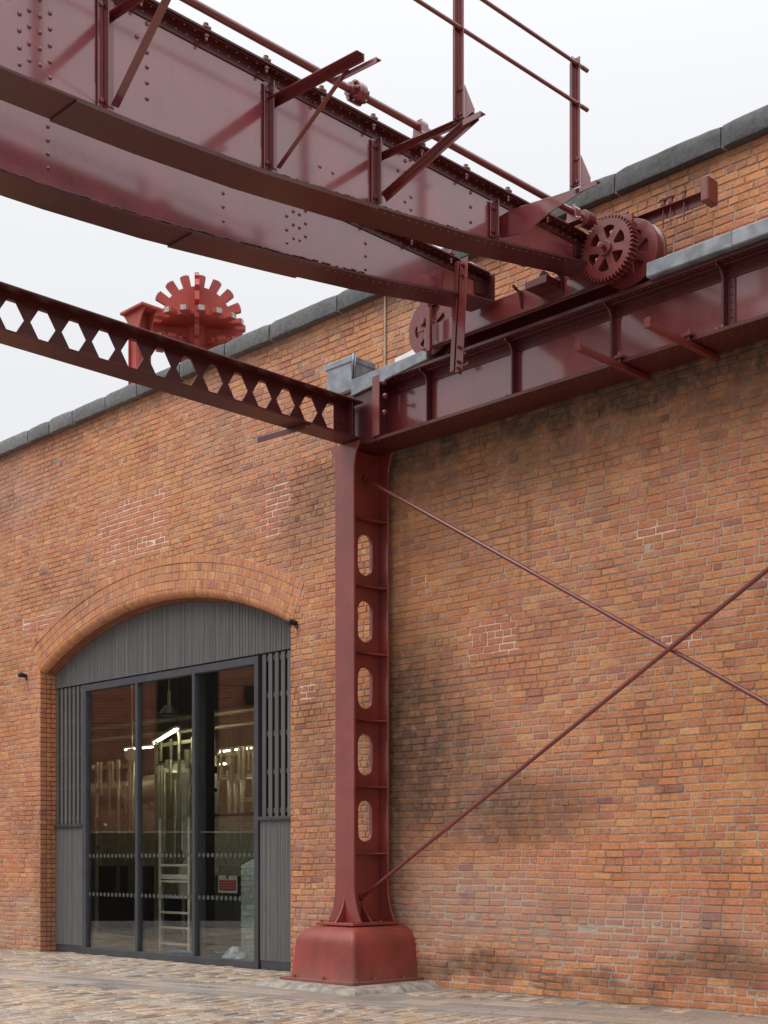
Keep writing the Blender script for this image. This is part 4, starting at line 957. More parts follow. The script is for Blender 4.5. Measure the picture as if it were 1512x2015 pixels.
# drive shaft
SH = (-8.60, 8.295)
q = MB(); q.cyl((SH[0], 0, SH[1]), (SH[0], 11.72, SH[1]), .034, 16); shaft = q.build('drive_shaft', 'red_wet', crane, auto=True)
q = MB(); q.cyl((SH[0], 8.14, SH[1]), (SH[0], 8.185, SH[1]), .092, 24); q.cyl((SH[0], 8.19, SH[1]), (SH[0], 8.235, SH[1]), .092, 24); q.cyl((SH[0], 8.09, SH[1]), (SH[0], 8.29, SH[1]), .055, 20)
for k in range(6):
    a = k * math.pi / 3; q.hexa((SH[0] + .07 * math.cos(a), 8.115, SH[1] + .07 * math.sin(a)), (0, 1, 0), .016, .15)
q.build('shaft_coupling', 'red_wet', shaft, auto=True)
def bearing(y):
    q = MB(); q.poly([(-.09, -.115), (.09, -.115), (.09, -.085), (.062, -.07), (.055, .02), (.04, .055), (-.04, .055), (-.055, .02), (-.062, -.07), (-.09, -.085)], [], (SH[0], y + .05, SH[1]), (1, 0, 0), (0, 0, 1), .10)
    q.cyl((SH[0], y, SH[1] + .05), (SH[0], y, SH[1] + .085), .018, 8); q.hexa((SH[0] + .075, y, SH[1] - .085), (0, 0, 1), .018, .02); q.build('shaft_bearing', 'red_wet', shaft, bev=.008)
bearing(9.0); bearing(5.9); bearing(11.30)
q = MB(); q.cyl((SH[0] + .02, 11.42, SH[1] - .02), (SH[0] + .02, 11.55, SH[1] - .02), .085, 24); q.build('pinion', 'red_mid', shaft, auto=True, bev=.004)
# inner gear cover humps seen over girder B
for (x, y, r) in ((-10.35, 10.75, .16), (-10.25, 11.45, .19), (-9.3, 11.3, .17)):
    q = MB(); q.cyl((x, y, TOPZ - .02), (x, y + .12, TOPZ - .02), r, 24); q.build('gear_cover', 'red_mid', crane, auto=True, bev=.01)
# outrigger brackets for the walkway
ZA = 7.90
def bracket(y, kind):
    zl = zb(y) + .10; xw = XA + .02
    q = MB(); q.angle((xw, y - .04, zl), (xw, y - .04, TOPZ - .13), (0, 1, 0), (1, 0, 0), .09, .075, .012); q.box(xw + .001, xw + .012, y - .09, y - .041, zl, TOPZ - .13); br = q.build('outrigger_bracket', 'red_wet', crane, bev=.003)
    if kind == 'plate':
        pts = [(0, zl + .05), (.02, zl + .02), (.30, 7.62 + .04), (.62, 7.76), (.98, 7.82), (.98, 7.865), (.60, 7.90), (.35, 7.93), (.12, 7.94), (0, 7.93)]
        q = MB(); q.poly([(a * 1.06, b) for a, b in pts], [], (xw + .013, y + .055, 0), (1, 0, 0), (0, 0, 1), .014); q.build('arm_plate', 'red_wet', br, bev=.003)
    else:
        q = MB(); q.angle((xw + .01, y + .03, ZA + .03), (xw + (1.04 if kind != 'open' else 1.09), y + .03, ZA - .035), (0, -1, 0), (0, 0, -1), .055 if kind != 'open' else .085, .05 if kind != 'open' else .06, .010); q.build('arm', 'red_wet', br, bev=.003)
        e = .80 if kind != 'open' else .88
        q = MB()
        if kind == 'wide': q.angle((xw + .03, y + .045, zl + .10), (xw + 1.14, y + .045, ZA - .03), (0, -1, 0), (.45, 0, -.89), .06, .075, .010)
        else: q.bar((xw + .03, y + .045, zl + .05), (xw + e, y + .045, ZA - .06), .012, .065 if kind == 'flat' else .04, (0, 1, 0))
        q.build('brace', 'red_wet', br, bev=.003)
        if kind == 'open':
            q = MB(); q.angle((xw + .70, y + .045, ZA - .06), (xw + 1.20, y + .045, ZA - .095), (0, 1, 0), (0, 0, -1), .06, .05, .01); q.build('splice_angle', 'red_wet', br, bev=.002)
    q = MB()
    for z in (zl + .06, TOPZ - .20): q.hexa((xw + .012, y - .065, z), (1, 0, 0), .02, .018)
    q.build('bracket_bolt', 'red_wet', br); return br
bracket(5.70, 'flat'); bracket(7.31, 'open'); bracket(8.56, 'wide'); bracket(10.18, 'plate')
XS = -7.735
for y in (5.70, 8.56, 10.18):
    q = MB(); z0 = ZA - .05
    q.angle((XS, y, z0), (XS, y, 9.06), (1, 0, 0), (0, -1, 0), .062, .062, .010); q.angle((XS - .004, y, z0), (XS - .004, y, 9.03), (-1, 0, 0), (0, -1, 0), .055, .062, .010); stn = q.build('stanchion', 'red_wet', crane, bev=.002)
    q = MB(); q.poly([(.06, 0), (.17, 0), (.17, .05), (.06, .30)], [], (XS, y + .014, z0), (1, 0, 0), (0, 0, 1), .012); q.angle((XS + .06, y - .02, z0 - .015), (XS + .26, y - .02, z0 - .015), (0, 1, 0), (0, 0, -1), .07, .05, .01); q.build('foot_gusset', 'red_wet', stn, bev=.002)
    q = MB()
    for z in (z0 + .05, z0 + .26): q.hexa((XS + .03, y - .01, z), (0, -1, 0), .018, .014)
    q.build('foot_bolt', 'red_wet', stn)
for z in (9.0, 8.63):
    q = MB(); q.cyl((XS + .03, 4.6, z), (XS + .03, 10.31, z), .0185, 12); q.cyl((XS + .03, 10.25, z), (XS + .03, 10.33, z), .021, 12); q.build('handrail', 'red_wet', crane, auto=True)
# buffer arm
ba = MB(); ba.angle((-8.28, 11.98, 8.335), (-7.46, 11.98, 8.325), (0, -1, 0), (0, 0, -1), .09, .10, .012); arm = ba.build('buffer_arm', 'red_mid', crane, bev=.003)
q = MB(); q.box(-7.46, -7.37, 11.88, 12.08, 8.21, 8.46); q.build('buffer_block', 'red_mid', arm, bev=.012)
for x in (-7.93, -7.84, -7.68):
    q = MB(); q.cyl((x, 11.93, 8.345), (x, 11.93, 8.40), .028 if x < -7.7 else .022, 14); q.cyl((x, 11.93, 8.40), (x, 11.93, 8.415), .04 if x < -7.7 else .03, 14); q.cyl((x, 11.93, 8.12), (x, 11.93, 8.345), .009, 8); q.build('arm_bolt', 'red_mid', arm, auto=True)
q = MB(); q.box(-8.40, -8.22, 11.70, 12.05, 8.24, 8.32); q.build('arm_seat', 'red_mid', arm, bev=.005)
# hanging channel (rail sweeper) at the end of girder B
sx_, sy_ = -9.90, 10.98
q = MB(); q.angle((sx_ + .015, sy_ - .10, 6.86), (sx_ + .02, sy_ - .02, 8.11), (1, 0, 0), (0, 1, 0), .11, .10, .012); q.angle((sx_, sy_ - .105, 6.88), (sx_, sy_ - .025, 8.10), (-1, 0, 0), (0, 1, 0), .06, .08, .012)
sw = q.build('hanging_channel', 'red_mid', crane, bev=.003)
for z, dz in ((8.03, 0), (7.92, 0), (7.12, 0), (6.96, 0), (6.89, 0)):
    yb_ = sy_ - .10 + .08 * (z - 6.86) / 1.25
    q = MB(); q.hexa((sx_ + .07, yb_, z), (0, -1, 0), .02, .03); q.cyl((sx_ + .07, yb_ - .03, z), (sx_ + .07, yb_ - .05, z), .011, 8); q.build('channel_bolt', 'red_mid', sw)
q = MB(); q.tube([(sx_ + .11, sy_ - .08, 6.92), (sx_ + .17, sy_ - .10, 6.90), (sx_ + .21, sy_ - .11, 6.905)], .014, 7); q.tube([(sx_ + .10, sy_ - .06, 7.06), (sx_ + .15, sy_ - .08, 7.03)], .01, 6); q.build('hook', 'red_mid', sw, smooth=True)

# ================================================================== TIE RODS
def rod(p0, p1, r, label):
    t = thing('tie_rod', p0, label, 'tie rod', 'crossed tie rods of the runway')
    q = MB(); q.cyl(p0, p1, r, 14); q.build('bar', 'red_mid', t, auto=True)
    d_ = (Vector(p1) - Vector(p0)).normalized()
    q = MB(); q.cyl(Vector(p0) - d_ * .03, Vector(p0) + d_ * .05, r * 1.7, 14); q.build('end_nut', 'red_mid', t, auto=True)
def extend(a, b, k): a, b = Vector(a), Vector(b); return tuple(a + (b - a) * k)
a, b = (-12.36, 11.90, 6.41), (-6.711, 11.9, 3.089); rod(a, extend(a, b, 1.6), .024, 'thin dark red tie rod falling from the column head')
a, b = (-12.37, 11.84, 1.10), (-6.711, 11.84, 4.361); rod(a, extend(a, b, 1.6), .024, 'thin dark red tie rod rising from the column foot')

# ================================================================== SMALL FIXINGS
for (x, z, lab) in ((-21.35, 4.81, 'small black metal fixing on the brickwork beside the left springing of the arch'), (-14.13, 4.83, 'small dark metal fixing on the brickwork between the arch and the iron column')):
    t = thing('wall_fixing', (x, WY, z), lab, 'fixing', 'metal fixings at the arch springing')
    q = MB(); q.box(x - .03, x + .03, WY - .02, WY + .01, z - .05, z + .05); q.build('plate', 'black', t, bev=.006)
    q = MB(); q.cyl((x, WY - .02, z + .02), (x, WY - .13, z + .03), .035, 14, .045); q.dome((x, WY - .13, z + .03), (0, -1, .1), .045, .03, 14); q.build('head', 'black', t, auto=True)
    q = MB(); q.tube([(x + .03, WY - .03, z - .02), (x + .05, WY - .06, z - .07), (x + .02, WY - .015, z - .13)], .008, 6); q.build('wire', 'pale', t, smooth=True)
q = MB(); q.cyl((-12.373, WY - .018, 7.7), (-12.373, WY - .018, 8.86), .014, 10)
tag(q.build('conduit', simple('pale_conduit', (.42, .33, .24), .7), auto=True), 'thin pale conduit running up the brick wall above the lead box', 'conduit')

# ================================================================== ROOM BEHIND THE GLASS
RX0, RX1, RY0, RY1 = -36, -13.4, 12.93, 23.0
q = MB(); q.add([(RX0, WY + .25, .002), (RX1, WY + .25, .002), (RX1, RY1, .002), (RX0, RY1, .002)], [(0, 1, 2, 3)]); struct(q.build('interior_floor', 'floor_in'))
q = MB(); q.box(RX0, RX1, RY1, RY1 + .1, 0, 6); struct(q.build('interior_back_wall', simple('cream_wall', (.34, .30, .20), .8, 0, .25, 2)))
q = MB(); q.box(RX0 - .1, RX0, RY0, RY1, 0, 6); q.box(RX1, RX1 + .1, RY0, RY1, 0, 6); struct(q.build('interior_walls', 'brick_room'))
q = MB(); q.box(RX0, RX1, RY0, RY1, 5.75, 5.85); struct(q.build('interior_ceiling', 'plaster'))
def at(px, y):
    a = (px - 756) / 2664.9; d_ = FW + RT * a; return d_.x * y / d_.y
def zat(px, py, y):
    a = (px - 756) / 2664.9; d_ = FW + RT * a; return 1.55 + (1697 - py) / 2664.9 * y / d_.y
# lamps
def lamp(p0, p1, lab):
    p0, p1 = Vector(p0), Vector(p1); t = thing('fluorescent_lamp', tuple((p0 + p1) / 2), lab, 'lamp', 'lit tube lamps inside the room')
    q = MB(); q.bar(p0 + V(0, 0, .05), p1 + V(0, 0, .05), .11, .045); q.build('housing', 'white', t)
    q = MB(); q.cyl(p0, p1, .017, 10); q.build('tube', 'tube', t)
    q = MB(); q.cyl(p0 + V(0, 0, .07), (p0.x, p0.y, 5.75), .008, 5); q.cyl(p1 + V(0, 0, .07), (p1.x, p1.y, 5.75), .008, 5); q.build('hanger', 'black', t)
lamp((-24.9, 17.5, 4.18), (-20.6, 15.0, 4.02), 'long lit tube lamp behind the middle pane, upper of two')
lamp((-25.3, 19.0, 4.05), (-24.0, 21.5, 4.45), 'long lit tube lamp behind the middle pane, lower of two')
lamp((-29.0, 19.5, 4.40), (-27.8, 19.5, 4.40), 'short lit tube lamp behind the pane next to the left louvre')
lamp((-19.6, 16.6, 4.1), (-18.0, 16.6, 4.1), 'lit tube lamp behind the pane next to the right louvre')
lamp((-27.6, 20.5, 3.95), (-26.0, 20.5, 3.95), 'lit tube lamp above the round dish behind the left pane')
lamp((-21.0, 19.6, 4.6), (-19.0, 21.8, 4.6), 'lit tube lamp at the back of the room behind the tanks')
for (a_, b_, lab) in (((-27.5, 16.0, 5.5), (-24.5, 16.0, 5.5), 'added out-of-view fill lamp close under the room ceiling above the left pane'), ((-22.5, 14.8, 5.5), (-19.5, 14.8, 5.5), 'added out-of-view fill lamp close under the room ceiling above the middle pane'), ((-19.0, 13.25, 5.5), (-16.0, 13.25, 5.5), 'added out-of-view fill lamp close under the room ceiling above the mesh partition'), ((-30.0, 15.4, 5.5), (-27.0, 15.4, 5.5), 'added out-of-view fill lamp close under the room ceiling beyond the left pane')): lamp(a_, b_, lab)  # unseen lamps added under the ceiling to brighten the room
# steel tanks
def tank(x, y, r, z0, z1, lab):
    t = thing('steel_tank', (x, y, 0), lab, 'tank', 'steel brewing tanks in the room')
    q = MB(); q.cyl((x, y, z0), (x, y, z1), r, 28); q.build('shell', 'steel', t, auto=True)
    q = MB(); q.cyl((x, y, z1), (x, y, z1 + r * .35), r, 28, r * .35); q.cyl((x, y, z1 + r * .35), (x, y, z1 + r * .8), .07, 12); q.build('top_cone', 'steel', t, auto=True)
    for k in range(4):
        a = math.pi / 4 + k * math.pi / 2; q = MB(); q.cyl((x + r * .8 * math.cos(a), y + r * .8 * math.sin(a), 0), (x + r * .8 * math.cos(a), y + r * .8 * math.sin(a), z0 + .05), .04, 8); q.build('leg', 'steel', t)
    q = MB(); q.cyl((x + r * .5, y - r * .87, z0 + .8), (x + r * .53, y - r * .93, z0 + .8), .2, 18); q.build('manway', 'steel', t, auto=True)
tank(-21.9, 16.2, .62, .85, 3.3, 'upright steel tank behind the middle pane'); tank(-24.6, 18.3, .8, .8, 3.4, 'wide steel tank behind the middle pane, set farther back')
tank(-19.1, 17.6, .7, .9, 3.0, 'steel tank behind the wire mesh partition'); tank(-27.2, 18.4, .75, .8, 3.1, 'steel tank behind the pane next to the left louvre')
for (px, y, r, za, zb_, lab) in ((335, 17.5, .34, 3.15, 3.15, 'steel drum lying level high behind the middle pane'), (222, 17.0, .30, 3.05, 3.05, 'steel drum lying level behind the pane next to the left louvre')):
    c = V(at(px, y), y, za); t = thing('level_drum', tuple(c), lab, 'drum', 'level steel drums in the room')
    q = MB(); q.cyl(c + V(-.75, 0, 0), c + V(.75, 0, 0), r, 24); q.build('shell', 'steel', t, auto=True)
    q = MB(); q.cyl(c + V(.75, 0, 0), c + V(.85, 0, 0), r, 24, r * .6); q.build('end_cap', 'steel', t, auto=True)
    for sx2 in (-.5, .5): q = MB(); q.cyl(c + V(sx2, 0, -r), (c.x + sx2, c.y, 0), .05, 8); q.build('leg', 'steel', t)
t = thing('dark_block', (-25, 16.9, 0), 'long low black block added to darken the room behind the left and middle panes', 'dark_block')  # made-up block, put in to darken the lower part of the room
q = MB(); q.box(-33, -20.2, 16.75, 17.0, .05, 1.42); q.build('front_panel', 'black', t); q = MB(); q.box(-33, -20.1, 16.65, 17.4, 1.421, 1.47); q.build('top', 'black', t)
for (pa, pb, y, zs, lab) in ((190, 268, 16.2, (1.9, 2.5, 3.1, 3.6), 'pale steel pipe rack behind the pane next to the left louvre'), (308, 380, 16.0, (1.75, 2.2, 2.9, 3.5, 3.9), 'pale steel pipe rack behind the middle pane'), (428, 500, 17.0, (2.35, 2.8, 3.3, 3.75), 'pale steel pipe rack behind the mesh partition')):
    xa, xb = at(pa, y), at(pb, y); t = thing('pipe_rack', ((xa + xb) / 2, y, 0), lab, 'rack', 'pale steel pipe racks in the room'); rk = random.Random(pa)
    for z in zs: q = MB(); q.bar((xa, y, z), (xb, y, z + rk.uniform(-.04, .04)), .05, rk.uniform(.04, .10)); q.build('cross_bar', 'alu', t)
    for k in range(7):
        x = xa + (xb - xa) * (k + rk.uniform(.2, .8)) / 7; z = rk.choice(zs[1:]); q = MB(); q.cyl((x, y - .06, z - rk.uniform(.3, 1.2)), (x, y - .06, z + .1), rk.uniform(.02, .05), 8); q.build('upright', 'steel', t)
    for x in (xa, xb): q = MB(); q.box(x - .03, x + .03, y - .03, y + .03, 0, zs[-1] + .1); q.build('post', 'alu', t)
    for k in range(4): x = xa + (xb - xa) * rk.random(); z = rk.uniform(zs[0], zs[-1]); q = MB(); q.cyl((x, y - .2, z), (x, y - .12, z), rk.uniform(.05, .12), 16); q.build('valve_wheel', 'steel', t)
def pipes(lab, L, r=.035):
    t = thing('pipe_run', L[0][0], lab, 'pipes', 'steel pipework in the room')
    for pts in L: q = MB(); q.tube(pts, r, 8); q.build('pipe', 'steel', t, smooth=True)
pipes('bundle of upright steel pipes behind the middle pane', [[(at(px, 15.2), 15.2, z0), (at(px, 15.2), 15.2, z1)] for px, z0, z1 in ((313, .9, 3.4), (318, .9, 3.4), (324, .9, 3.35), (336, 2.4, 3.5), (345, .9, 3.1), (372, 1.9, 3.3), (353, 1.6, 4.0))])
pipes('pair of upright steel pipes behind the pane next to the left louvre', [[(at(px, 16), 16, .9), (at(px, 16), 16, 3.7)] for px in (233, 256, 262)], .04)
pipes('tall steel pipes behind the mesh partition', [[(at(px, 16), 16, 1.9), (at(px, 16), 16, z)] for px, z in ((423, 3.9), (428, 3.6), (452, 3.1), (464, 3.05), (477, 3.1))], .045)
pipes('level steel pipes under the room ceiling', [[(-30, 18, 4.75), (-15, 18, 4.75)], [(-30, 17.6, 4.4), (-15, 17.6, 4.4)], [(-29, 20, 3.5), (-22, 20, 3.5)]], .05)
t = thing('round_dish', (at(258, 15.5), 15.5, 3.1), 'round pale dish hanging beside the first mullion', 'dish')
q = MB(); c = V(at(258, 15.5), 15.5, zat(258, 1485, 15.5)); q.cyl(c, c + V(-.04, .05, 0), .13, 28); q.build('disc', simple('dish_cream', (.6, .58, .46), .5), t, auto=True)
q = MB(); q.cyl(c + V(-.03, .05, .1), (c.x - .03, c.y + .05, 5.75), .012, 6); q.build('hanger', 'steel', t)
t = thing('pendant_lamp', (at(333, 14.8), 14.8, 4.3), 'unlit domed pendant lamp high behind the middle pane', 'lamp'); c = V(at(333, 14.8), 14.8, zat(333, 1405, 14.8))
q = MB(); q.cyl(c, c + V(0, 0, .16), .20, 24, .07); q.cyl(c + V(0, 0, -.03), c, .19, 24, .20); q.build('shade', 'black', t, auto=True); q = MB(); q.cyl(c + V(0, 0, .16), c + V(0, 0, .42), .03, 10); q.cyl(c + V(0, 0, .42), (c.x, c.y, 5.75), .01, 6); q.build('stem', 'steel', t)
# black post and other fittings
t = thing('steel_post', (at(402, 13.5), 13.5, 0), 'black steel post standing just behind the second mullion', 'post')
q = MB(); x = at(402, 13.5); q.box(x - .16, x + .16, 13.4, 13.6, 0, 5.75); q.build('shaft', 'black', t, bev=.01)
q = MB(); q.box(x - .19, x + .19, 13.37, 13.63, 3.0, 3.12); q.box(x - .19, x + .19, 13.37, 13.63, 2.7, 2.76); q.build('collar', 'black', t, bev=.01)
# ladder
t = thing('step_ladder', (at(344, 13.9), 13.9, 0), 'aluminium ladder leaning behind the middle pane', 'ladder'); xl, xr = at(316, 13.9), at(373, 13.9)
for x in (xl, xr): q = MB(); q.box(x - .03, x + .03, 13.88, 13.93, 0, 2.32); q.build('rail', 'alu', t, bev=.004)
for z in (.14, .42, .68, .95, 1.22, 1.30, 1.5): q = MB(); q.box(xl + .03, xr - .03, 13.885, 13.925, z - (.02 if z != 1.3 else .04), z + (.02 if z != 1.3 else .04)); q.build('rung', 'alu', t, bev=.003)
# mesh partition
t = thing('mesh_partition', (at(460, 14.6), 14.6, 0), 'wire mesh partition with a dark panel below, behind the right hand pane', 'partition'); x0, x1 = at(420, 14.6), at(508, 14.6)
q = MB(); z0, z1 = 1.32, 2.35; s_ = .075; n = int((x1 - x0 + z1 - z0) / s_) + 2
for k in range(n):
    for dr in (1, -1):
        pa = []
        xa = x0 + k * s_ - (z1 - z0)
        p, qq = (max(xa, x0), min(xa + (z1 - z0), x1))
        if qq - p < .03: continue
        za, zb2 = (z0 + (p - xa), z0 + (qq - xa)); 
        if dr < 0: za, zb2 = z0 + z1 - za, z0 + z1 - zb2
        q.bar((p, 14.6, za), (qq, 14.6, zb2), .012, .012)
stuff(q.build('wire_mesh', simple('galv_mesh', (.40, .38, .26), .5, .3), t))
q = MB(); q.box(x0 - .03, x1 + .03, 14.57, 14.63, z0 - .05, z0); q.box(x0 - .03, x1 + .03, 14.57, 14.63, z1, z1 + .05); q.box(x0 - .04, x0, 14.57, 14.63, 0, z1 + .05); q.build('frame', 'black', t)
q = MB(); q.box(x0, x1, 14.59, 14.61, 0.02, z0 - .05); q.build('lower_sheet', simple('dark_sheet', (.03, .026, .022), .6), t)
t = thing('warning_notice', (at(448, 14.4), 14.4, 1.1), 'white notice with a red panel of lines taped to the partition', 'notice'); x0, x1 = at(430, 14.4), at(467, 14.4); z0, z1 = zat(448, 1757, 14.4), zat(448, 1723, 14.4)
q = MB(); q.box(x0, x1, 14.40, 14.41, z0, z1); q.build('sheet', simple('notice_paper', (.38, .37, .34), .7), t); q = MB(); q.box(x0 + .03, x1 - .03, 14.395, 14.3995, z0 + .04, z1 - .07); rp = q.build('red_panel', 'signred', t)
q = MB()
for k in range(4): q.box(x0 + .05, x1 - .05, 14.392, 14.3945, z0 + .08 + k * .045, z0 + .088 + k * .045)
stuff(q.build('printed_lines', simple('faded_print', (.5, .25, .2), .7), rp)); q = MB(); q.box((x0 + x1) / 2 - .03, (x0 + x1) / 2 + .03, 14.39, 14.394, z1 - .06, z1 + .02); q.build('tape', 'signred', t)
# made-up pale brick pier inside, standing in for a reflection in the glass
t = thing('reflection_pier', (at(487, 13.25), 13.25, 0), 'low pale brick pier with sloping top, added in place of a reflection in the right hand pane', 'pier'); x0, x1 = at(475, 13.2), at(506, 13.2)
q = MB(); q.box(x0 + .01, x1, 13.21, 13.5, 0, 1.5); q.add([(x0, 13.2, 1.50), (x1, 13.2, 1.64), (x1, 13.5, 1.64), (x0, 13.5, 1.50), (x0, 13.2, 1.46), (x1, 13.2, 1.46), (x1, 13.5, 1.46), (x0, 13.5, 1.46)], [(0, 1, 2, 3), (4, 5, 1, 0), (5, 6, 2, 1), (7, 4, 0, 3)])
q.build('core', simple('pale_paint', (.34, .37, .33), .7), t); q = MB()
for k in range(16):
    xx = x0 - (.12 if k % 2 else 0)
    while xx < x1:
        a, b = max(x0, xx + .004), min(x1, xx + .236)
        if b - a > .03: c_ = rd.uniform(.7, 1.1); q.box(a, b, 13.195, 13.23, .01 + k * .09, .088 + k * .09, (.30 * c_, .34 * c_, .30 * c_))
        xx += .24
stuff(q.build('pier_bricks', 'brick_in', t, col=True))
# hoses, bag and box on the floor
q = MB(); rr = random.Random(8)
for (cx_, cy_, rx, ry) in ((-18.3, 13.6, .62, .18), (-18.0, 13.5, .35, .12), (-17.6, 13.8, .5, .14)):
    q.tube([(cx_ + rx * math.cos(a), cy_ + ry * math.sin(a), .03 + .03 * math.sin(3 * a)) for a in [2 * math.pi * i / 26 for i in range(27)]], .02, 6)
tag(q.build('hose', 'blue', smooth=True), 'blue hose lying in loops on the floor behind the middle pane', 'hose')
t = thing('timber_block', (-17.35, 14.1, 0), 'small timber block on the floor behind the ladder', 'block'); q = MB(); q.box(-17.5, -17.2, 14.0, 14.2, .003, .14); q.build('body', 'wood', t, bev=.01); q = MB(); q.box(-17.48, -17.22, 14.02, 14.18, .1405, .16); q.build('lid', 'wood', t, bev=.005)
q = MB(); rr = random.Random(6)
vs, fs = [], []
for j_ in range(6):
    for k in range(12): a = 2 * math.pi * k / 12; r_ = .17 * math.sin(math.pi * (.5 + j_ * .08)) * rr.uniform(.8, 1.15); vs.append((-16.55 + r_ * 1.5 * math.cos(a), 13.15 + r_ * math.sin(a), .01 + j_ * .045 + rr.uniform(-.015, .015) * (j_ > 0)))
for j_ in range(5):
    for k in range(12): fs.append((j_ * 12 + k, j_ * 12 + (k + 1) % 12, (j_ + 1) * 12 + (k + 1) % 12, (j_ + 1) * 12 + k))
fs.append(tuple(range(60, 72))); q.add(vs, fs); tag(q.build('plastic_bag', 'bag'), 'crumpled pale plastic bag on the floor beside the second mullion', 'bag')

# ================================================================== BEYOND THE WALL: old column and gear sculpture
oc_ = thing('distant_column', (-23.45, 16.1, 8.55), 'red iron column with flared head rising behind the wall coping', 'column')
x, y = -23.82, 16.24
oo = flange_outline(.15, 8.55, 13.09, .0, .24, .3, .55)
for yy in (y, y + .30): q = MB(); q.poly(oo, [], (x, yy + .03, 0), (1, 0, 0), (0, 0, 1), .03); q.build('flange', 'red_far', oc_, bev=.006)
q = MB(); q.box(x - .02, x + .02, y + .031, y + .299, 8.55, 13.09); q.build('web', 'red_far', oc_)
for xx in (-.13, .13): q = MB(); q.box(x + xx - .012, x + xx + .012, y - .05, y, 8.55, 12.6); q.build('face_rib', 'red_far', oc_)
q = MB(); q.box(x - .40, x + .42, y - .09, y + .44, 13.091, 13.15); q.build('head_plate', 'red_far', oc_, bev=.01)
q = MB(); q.box(x - .12, x - .02, y + .1, y + .2, 13.15, 13.24); q.build('head_bolt', 'lead', oc_)
q = MB(); q.bar((x + .2, y + .3, 11.15), (x + 2.2, y + 3.0, 11.15), .14, .16); q.build('cross_beam', 'red_far', oc_)
for k_ in range(4): q = MB(); q.cyl((x + .5 + k_ * .35, y + .6 + k_ * .42, 8.6), (x + .85 + k_ * .2, y + .9 + k_ * .42, 11.1), .018, 6); q.build('stay', 'lead', oc_)
sc = V(-24.22, 18.17, 13.52)
gs = thing('gear_sculpture', (sc.x, sc.y, 8.55), 'red ball of interlocking toothed plates standing behind the wall coping', 'sculpture')
def plate(r, n, tooth, o, u, v, th, nm, slots=True):
    L = []
    for i in range(n):
        a = 2 * math.pi * i / n; w = math.pi / n
        for rr_, da_ in ((r, -.97), (r, -.60), (r + tooth, -.54), (r + tooth, .54), (r, .60)): L.append((rr_ * math.cos(a + w * da_), rr_ * math.sin(a + w * da_)))
    H = []
    if slots:
        for i in range(0, n, 2):
            a = 2 * math.pi * (i + .5) / n; c_, s2 = math.cos(a), math.sin(a)
            H.append([(r * p * c_ - q_ * s2, r * p * s2 + q_ * c_) for p, q_ in ((.45, -.05), (.72, -.09), (.72, .09), (.45, .05))])
    u, v = Vector(u).normalized(), Vector(v).normalized(); w_ = u.cross(v)
    q = MB(); q.poly(L, H, Vector(o) - w_ * th / 2, u, v, th); p = q.build(nm, 'red_far', gs)
    if nm not in ('upright_plate', 'level_plate'): return
    q = MB()
    for i in range(n):
        a = 2 * math.pi * i / n; e = Vector(o) + u * (r + tooth) * math.cos(a) + v * (r + tooth) * math.sin(a); tg = (-u * math.sin(a) + v * math.cos(a)); rad = (u * math.cos(a) + v * math.sin(a))
        q.sweep([(-.5 * th - .004, -.002), (.5 * th + .004, -.002), (.5 * th + .004, .012), (-.5 * th - .004, .012)], e - tg * (r * math.pi / n * .40), e + tg * (r * math.pi / n * .40), w_, rad)
    stuff(q.build('tooth_caps', 'bright', p))
face = (FW + RT * -.138).normalized(); side = Vector((face.y, -face.x, 0))
plate(.76, 17, .25, sc, side, (0, 0, 1), .13, 'upright_plate', False); plate(.76, 17, .23, sc + V(0, 0, .02), face, (0, 0, 1), .10, 'crossed_plate', False)
plate(.84, 17, .22, sc + V(0, 0, -.10), side, face, .10, 'level_plate', False)
for sg_ in (-1, 1): plate(.40, 10, .12, sc + side * sg_ * .68 + V(0, 0, -.50), side, face, .07, 'outer_plate', False)
q = MB(); q.cyl((sc.x, sc.y, 8.55), (sc.x, sc.y, sc.z), .22, 16); q.build('mast', 'red_far', gs, auto=True)

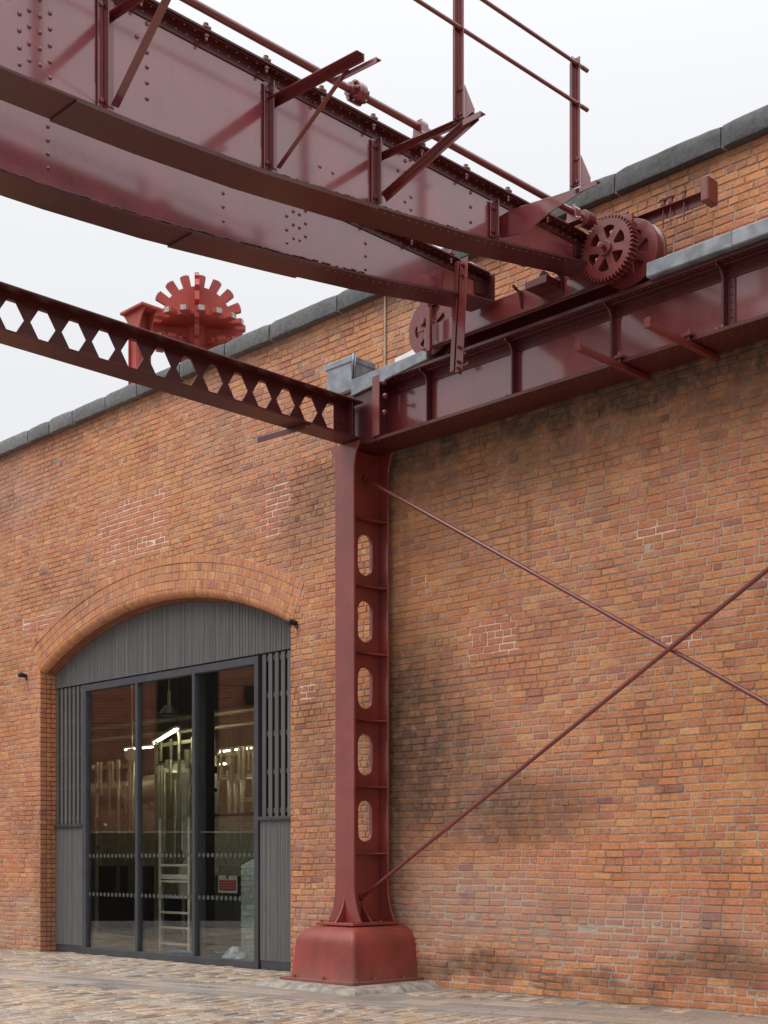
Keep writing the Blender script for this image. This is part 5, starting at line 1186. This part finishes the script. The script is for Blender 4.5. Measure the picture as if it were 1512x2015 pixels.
# ================================================================== ACROSS THE YARD (seen mirrored in the glass)
ang = math.atan2(3.17, -3.16)     # facade runs from (-27.91, 2.18) to (-31.07, 5.36)
fc = thing('opposite_building', (-29.5, 3.8, 0), 'red brick building across the yard, mirrored in the door glass', 'building')
P0, P1 = Vector((-27.2, 1.47, 0)), Vector((-31.6, 5.89, 0)); dd = (P1 - P0).normalized(); nn_ = Vector((-.7039, -.7103, 0)); nb = Vector((-.7071, -.7071, 0))
def wallseg(a, b, z0, z1, nm, mat='brick_pale', off=0.0, th=.4):
    p, q_ = P0 + dd * a + nb * off, P0 + dd * b + nb * off; m = MB(); m.sweep([(0, z0), (th, z0), (th, z1), (0, z1)], p, q_, nb, (0, 0, 1)); return m.build(nm, mat, fc)
wallseg(-1.2, 2.12, 0, 9, 'wall'); wallseg(3.82, 7.2, 0, 9, 'wall'); wallseg(2.121, 3.819, 6.9, 9, 'lintel_wall'); wallseg(2.0, 3.94, 0, 9, 'shutter', 'black', .41, .1)
p = P0 + dd * 1.15; q = MB(); q.bar(p + V(0, 0, 6.0) - nb * .25, p + V(0, 0, 6.0) - nb * .02, .55, .42); q.build('floodlight', 'black', fc)
hd = thing('site_hoarding', (-27, 6, 0), 'black timber hoarding across the yard, mirrored in the door glass', 'hoarding')
H0, H1 = Vector((-24.9, 3.4, 0)), Vector((-28.9, 7.43, 0)); hdv = (H1 - H0).normalized()
n = 5
for i in range(n):
    m = MB(); m.sweep([(0, .12), (.03, .12), (.03, 2.27), (0, 2.27)], H0 + (H1 - H0) * (i / n) + hdv * .005, H0 + (H1 - H0) * ((i + 1) / n) - hdv * .005, nb, (0, 0, 1)); m.build('board', 'hoard', hd)
m = MB(); m.sweep([(-.02, 2.271), (.05, 2.271), (.05, 2.31), (-.02, 2.31)], H0, H1, nb, (0, 0, 1)); m.build('capping', 'pale', hd)
m = MB(); m.sweep([(-.06, -.05), (.06, -.05), (.06, .119), (-.06, .119)], H0, H1, nb, (0, 0, 1)); m.build('base_kerb', 'pale', hd)
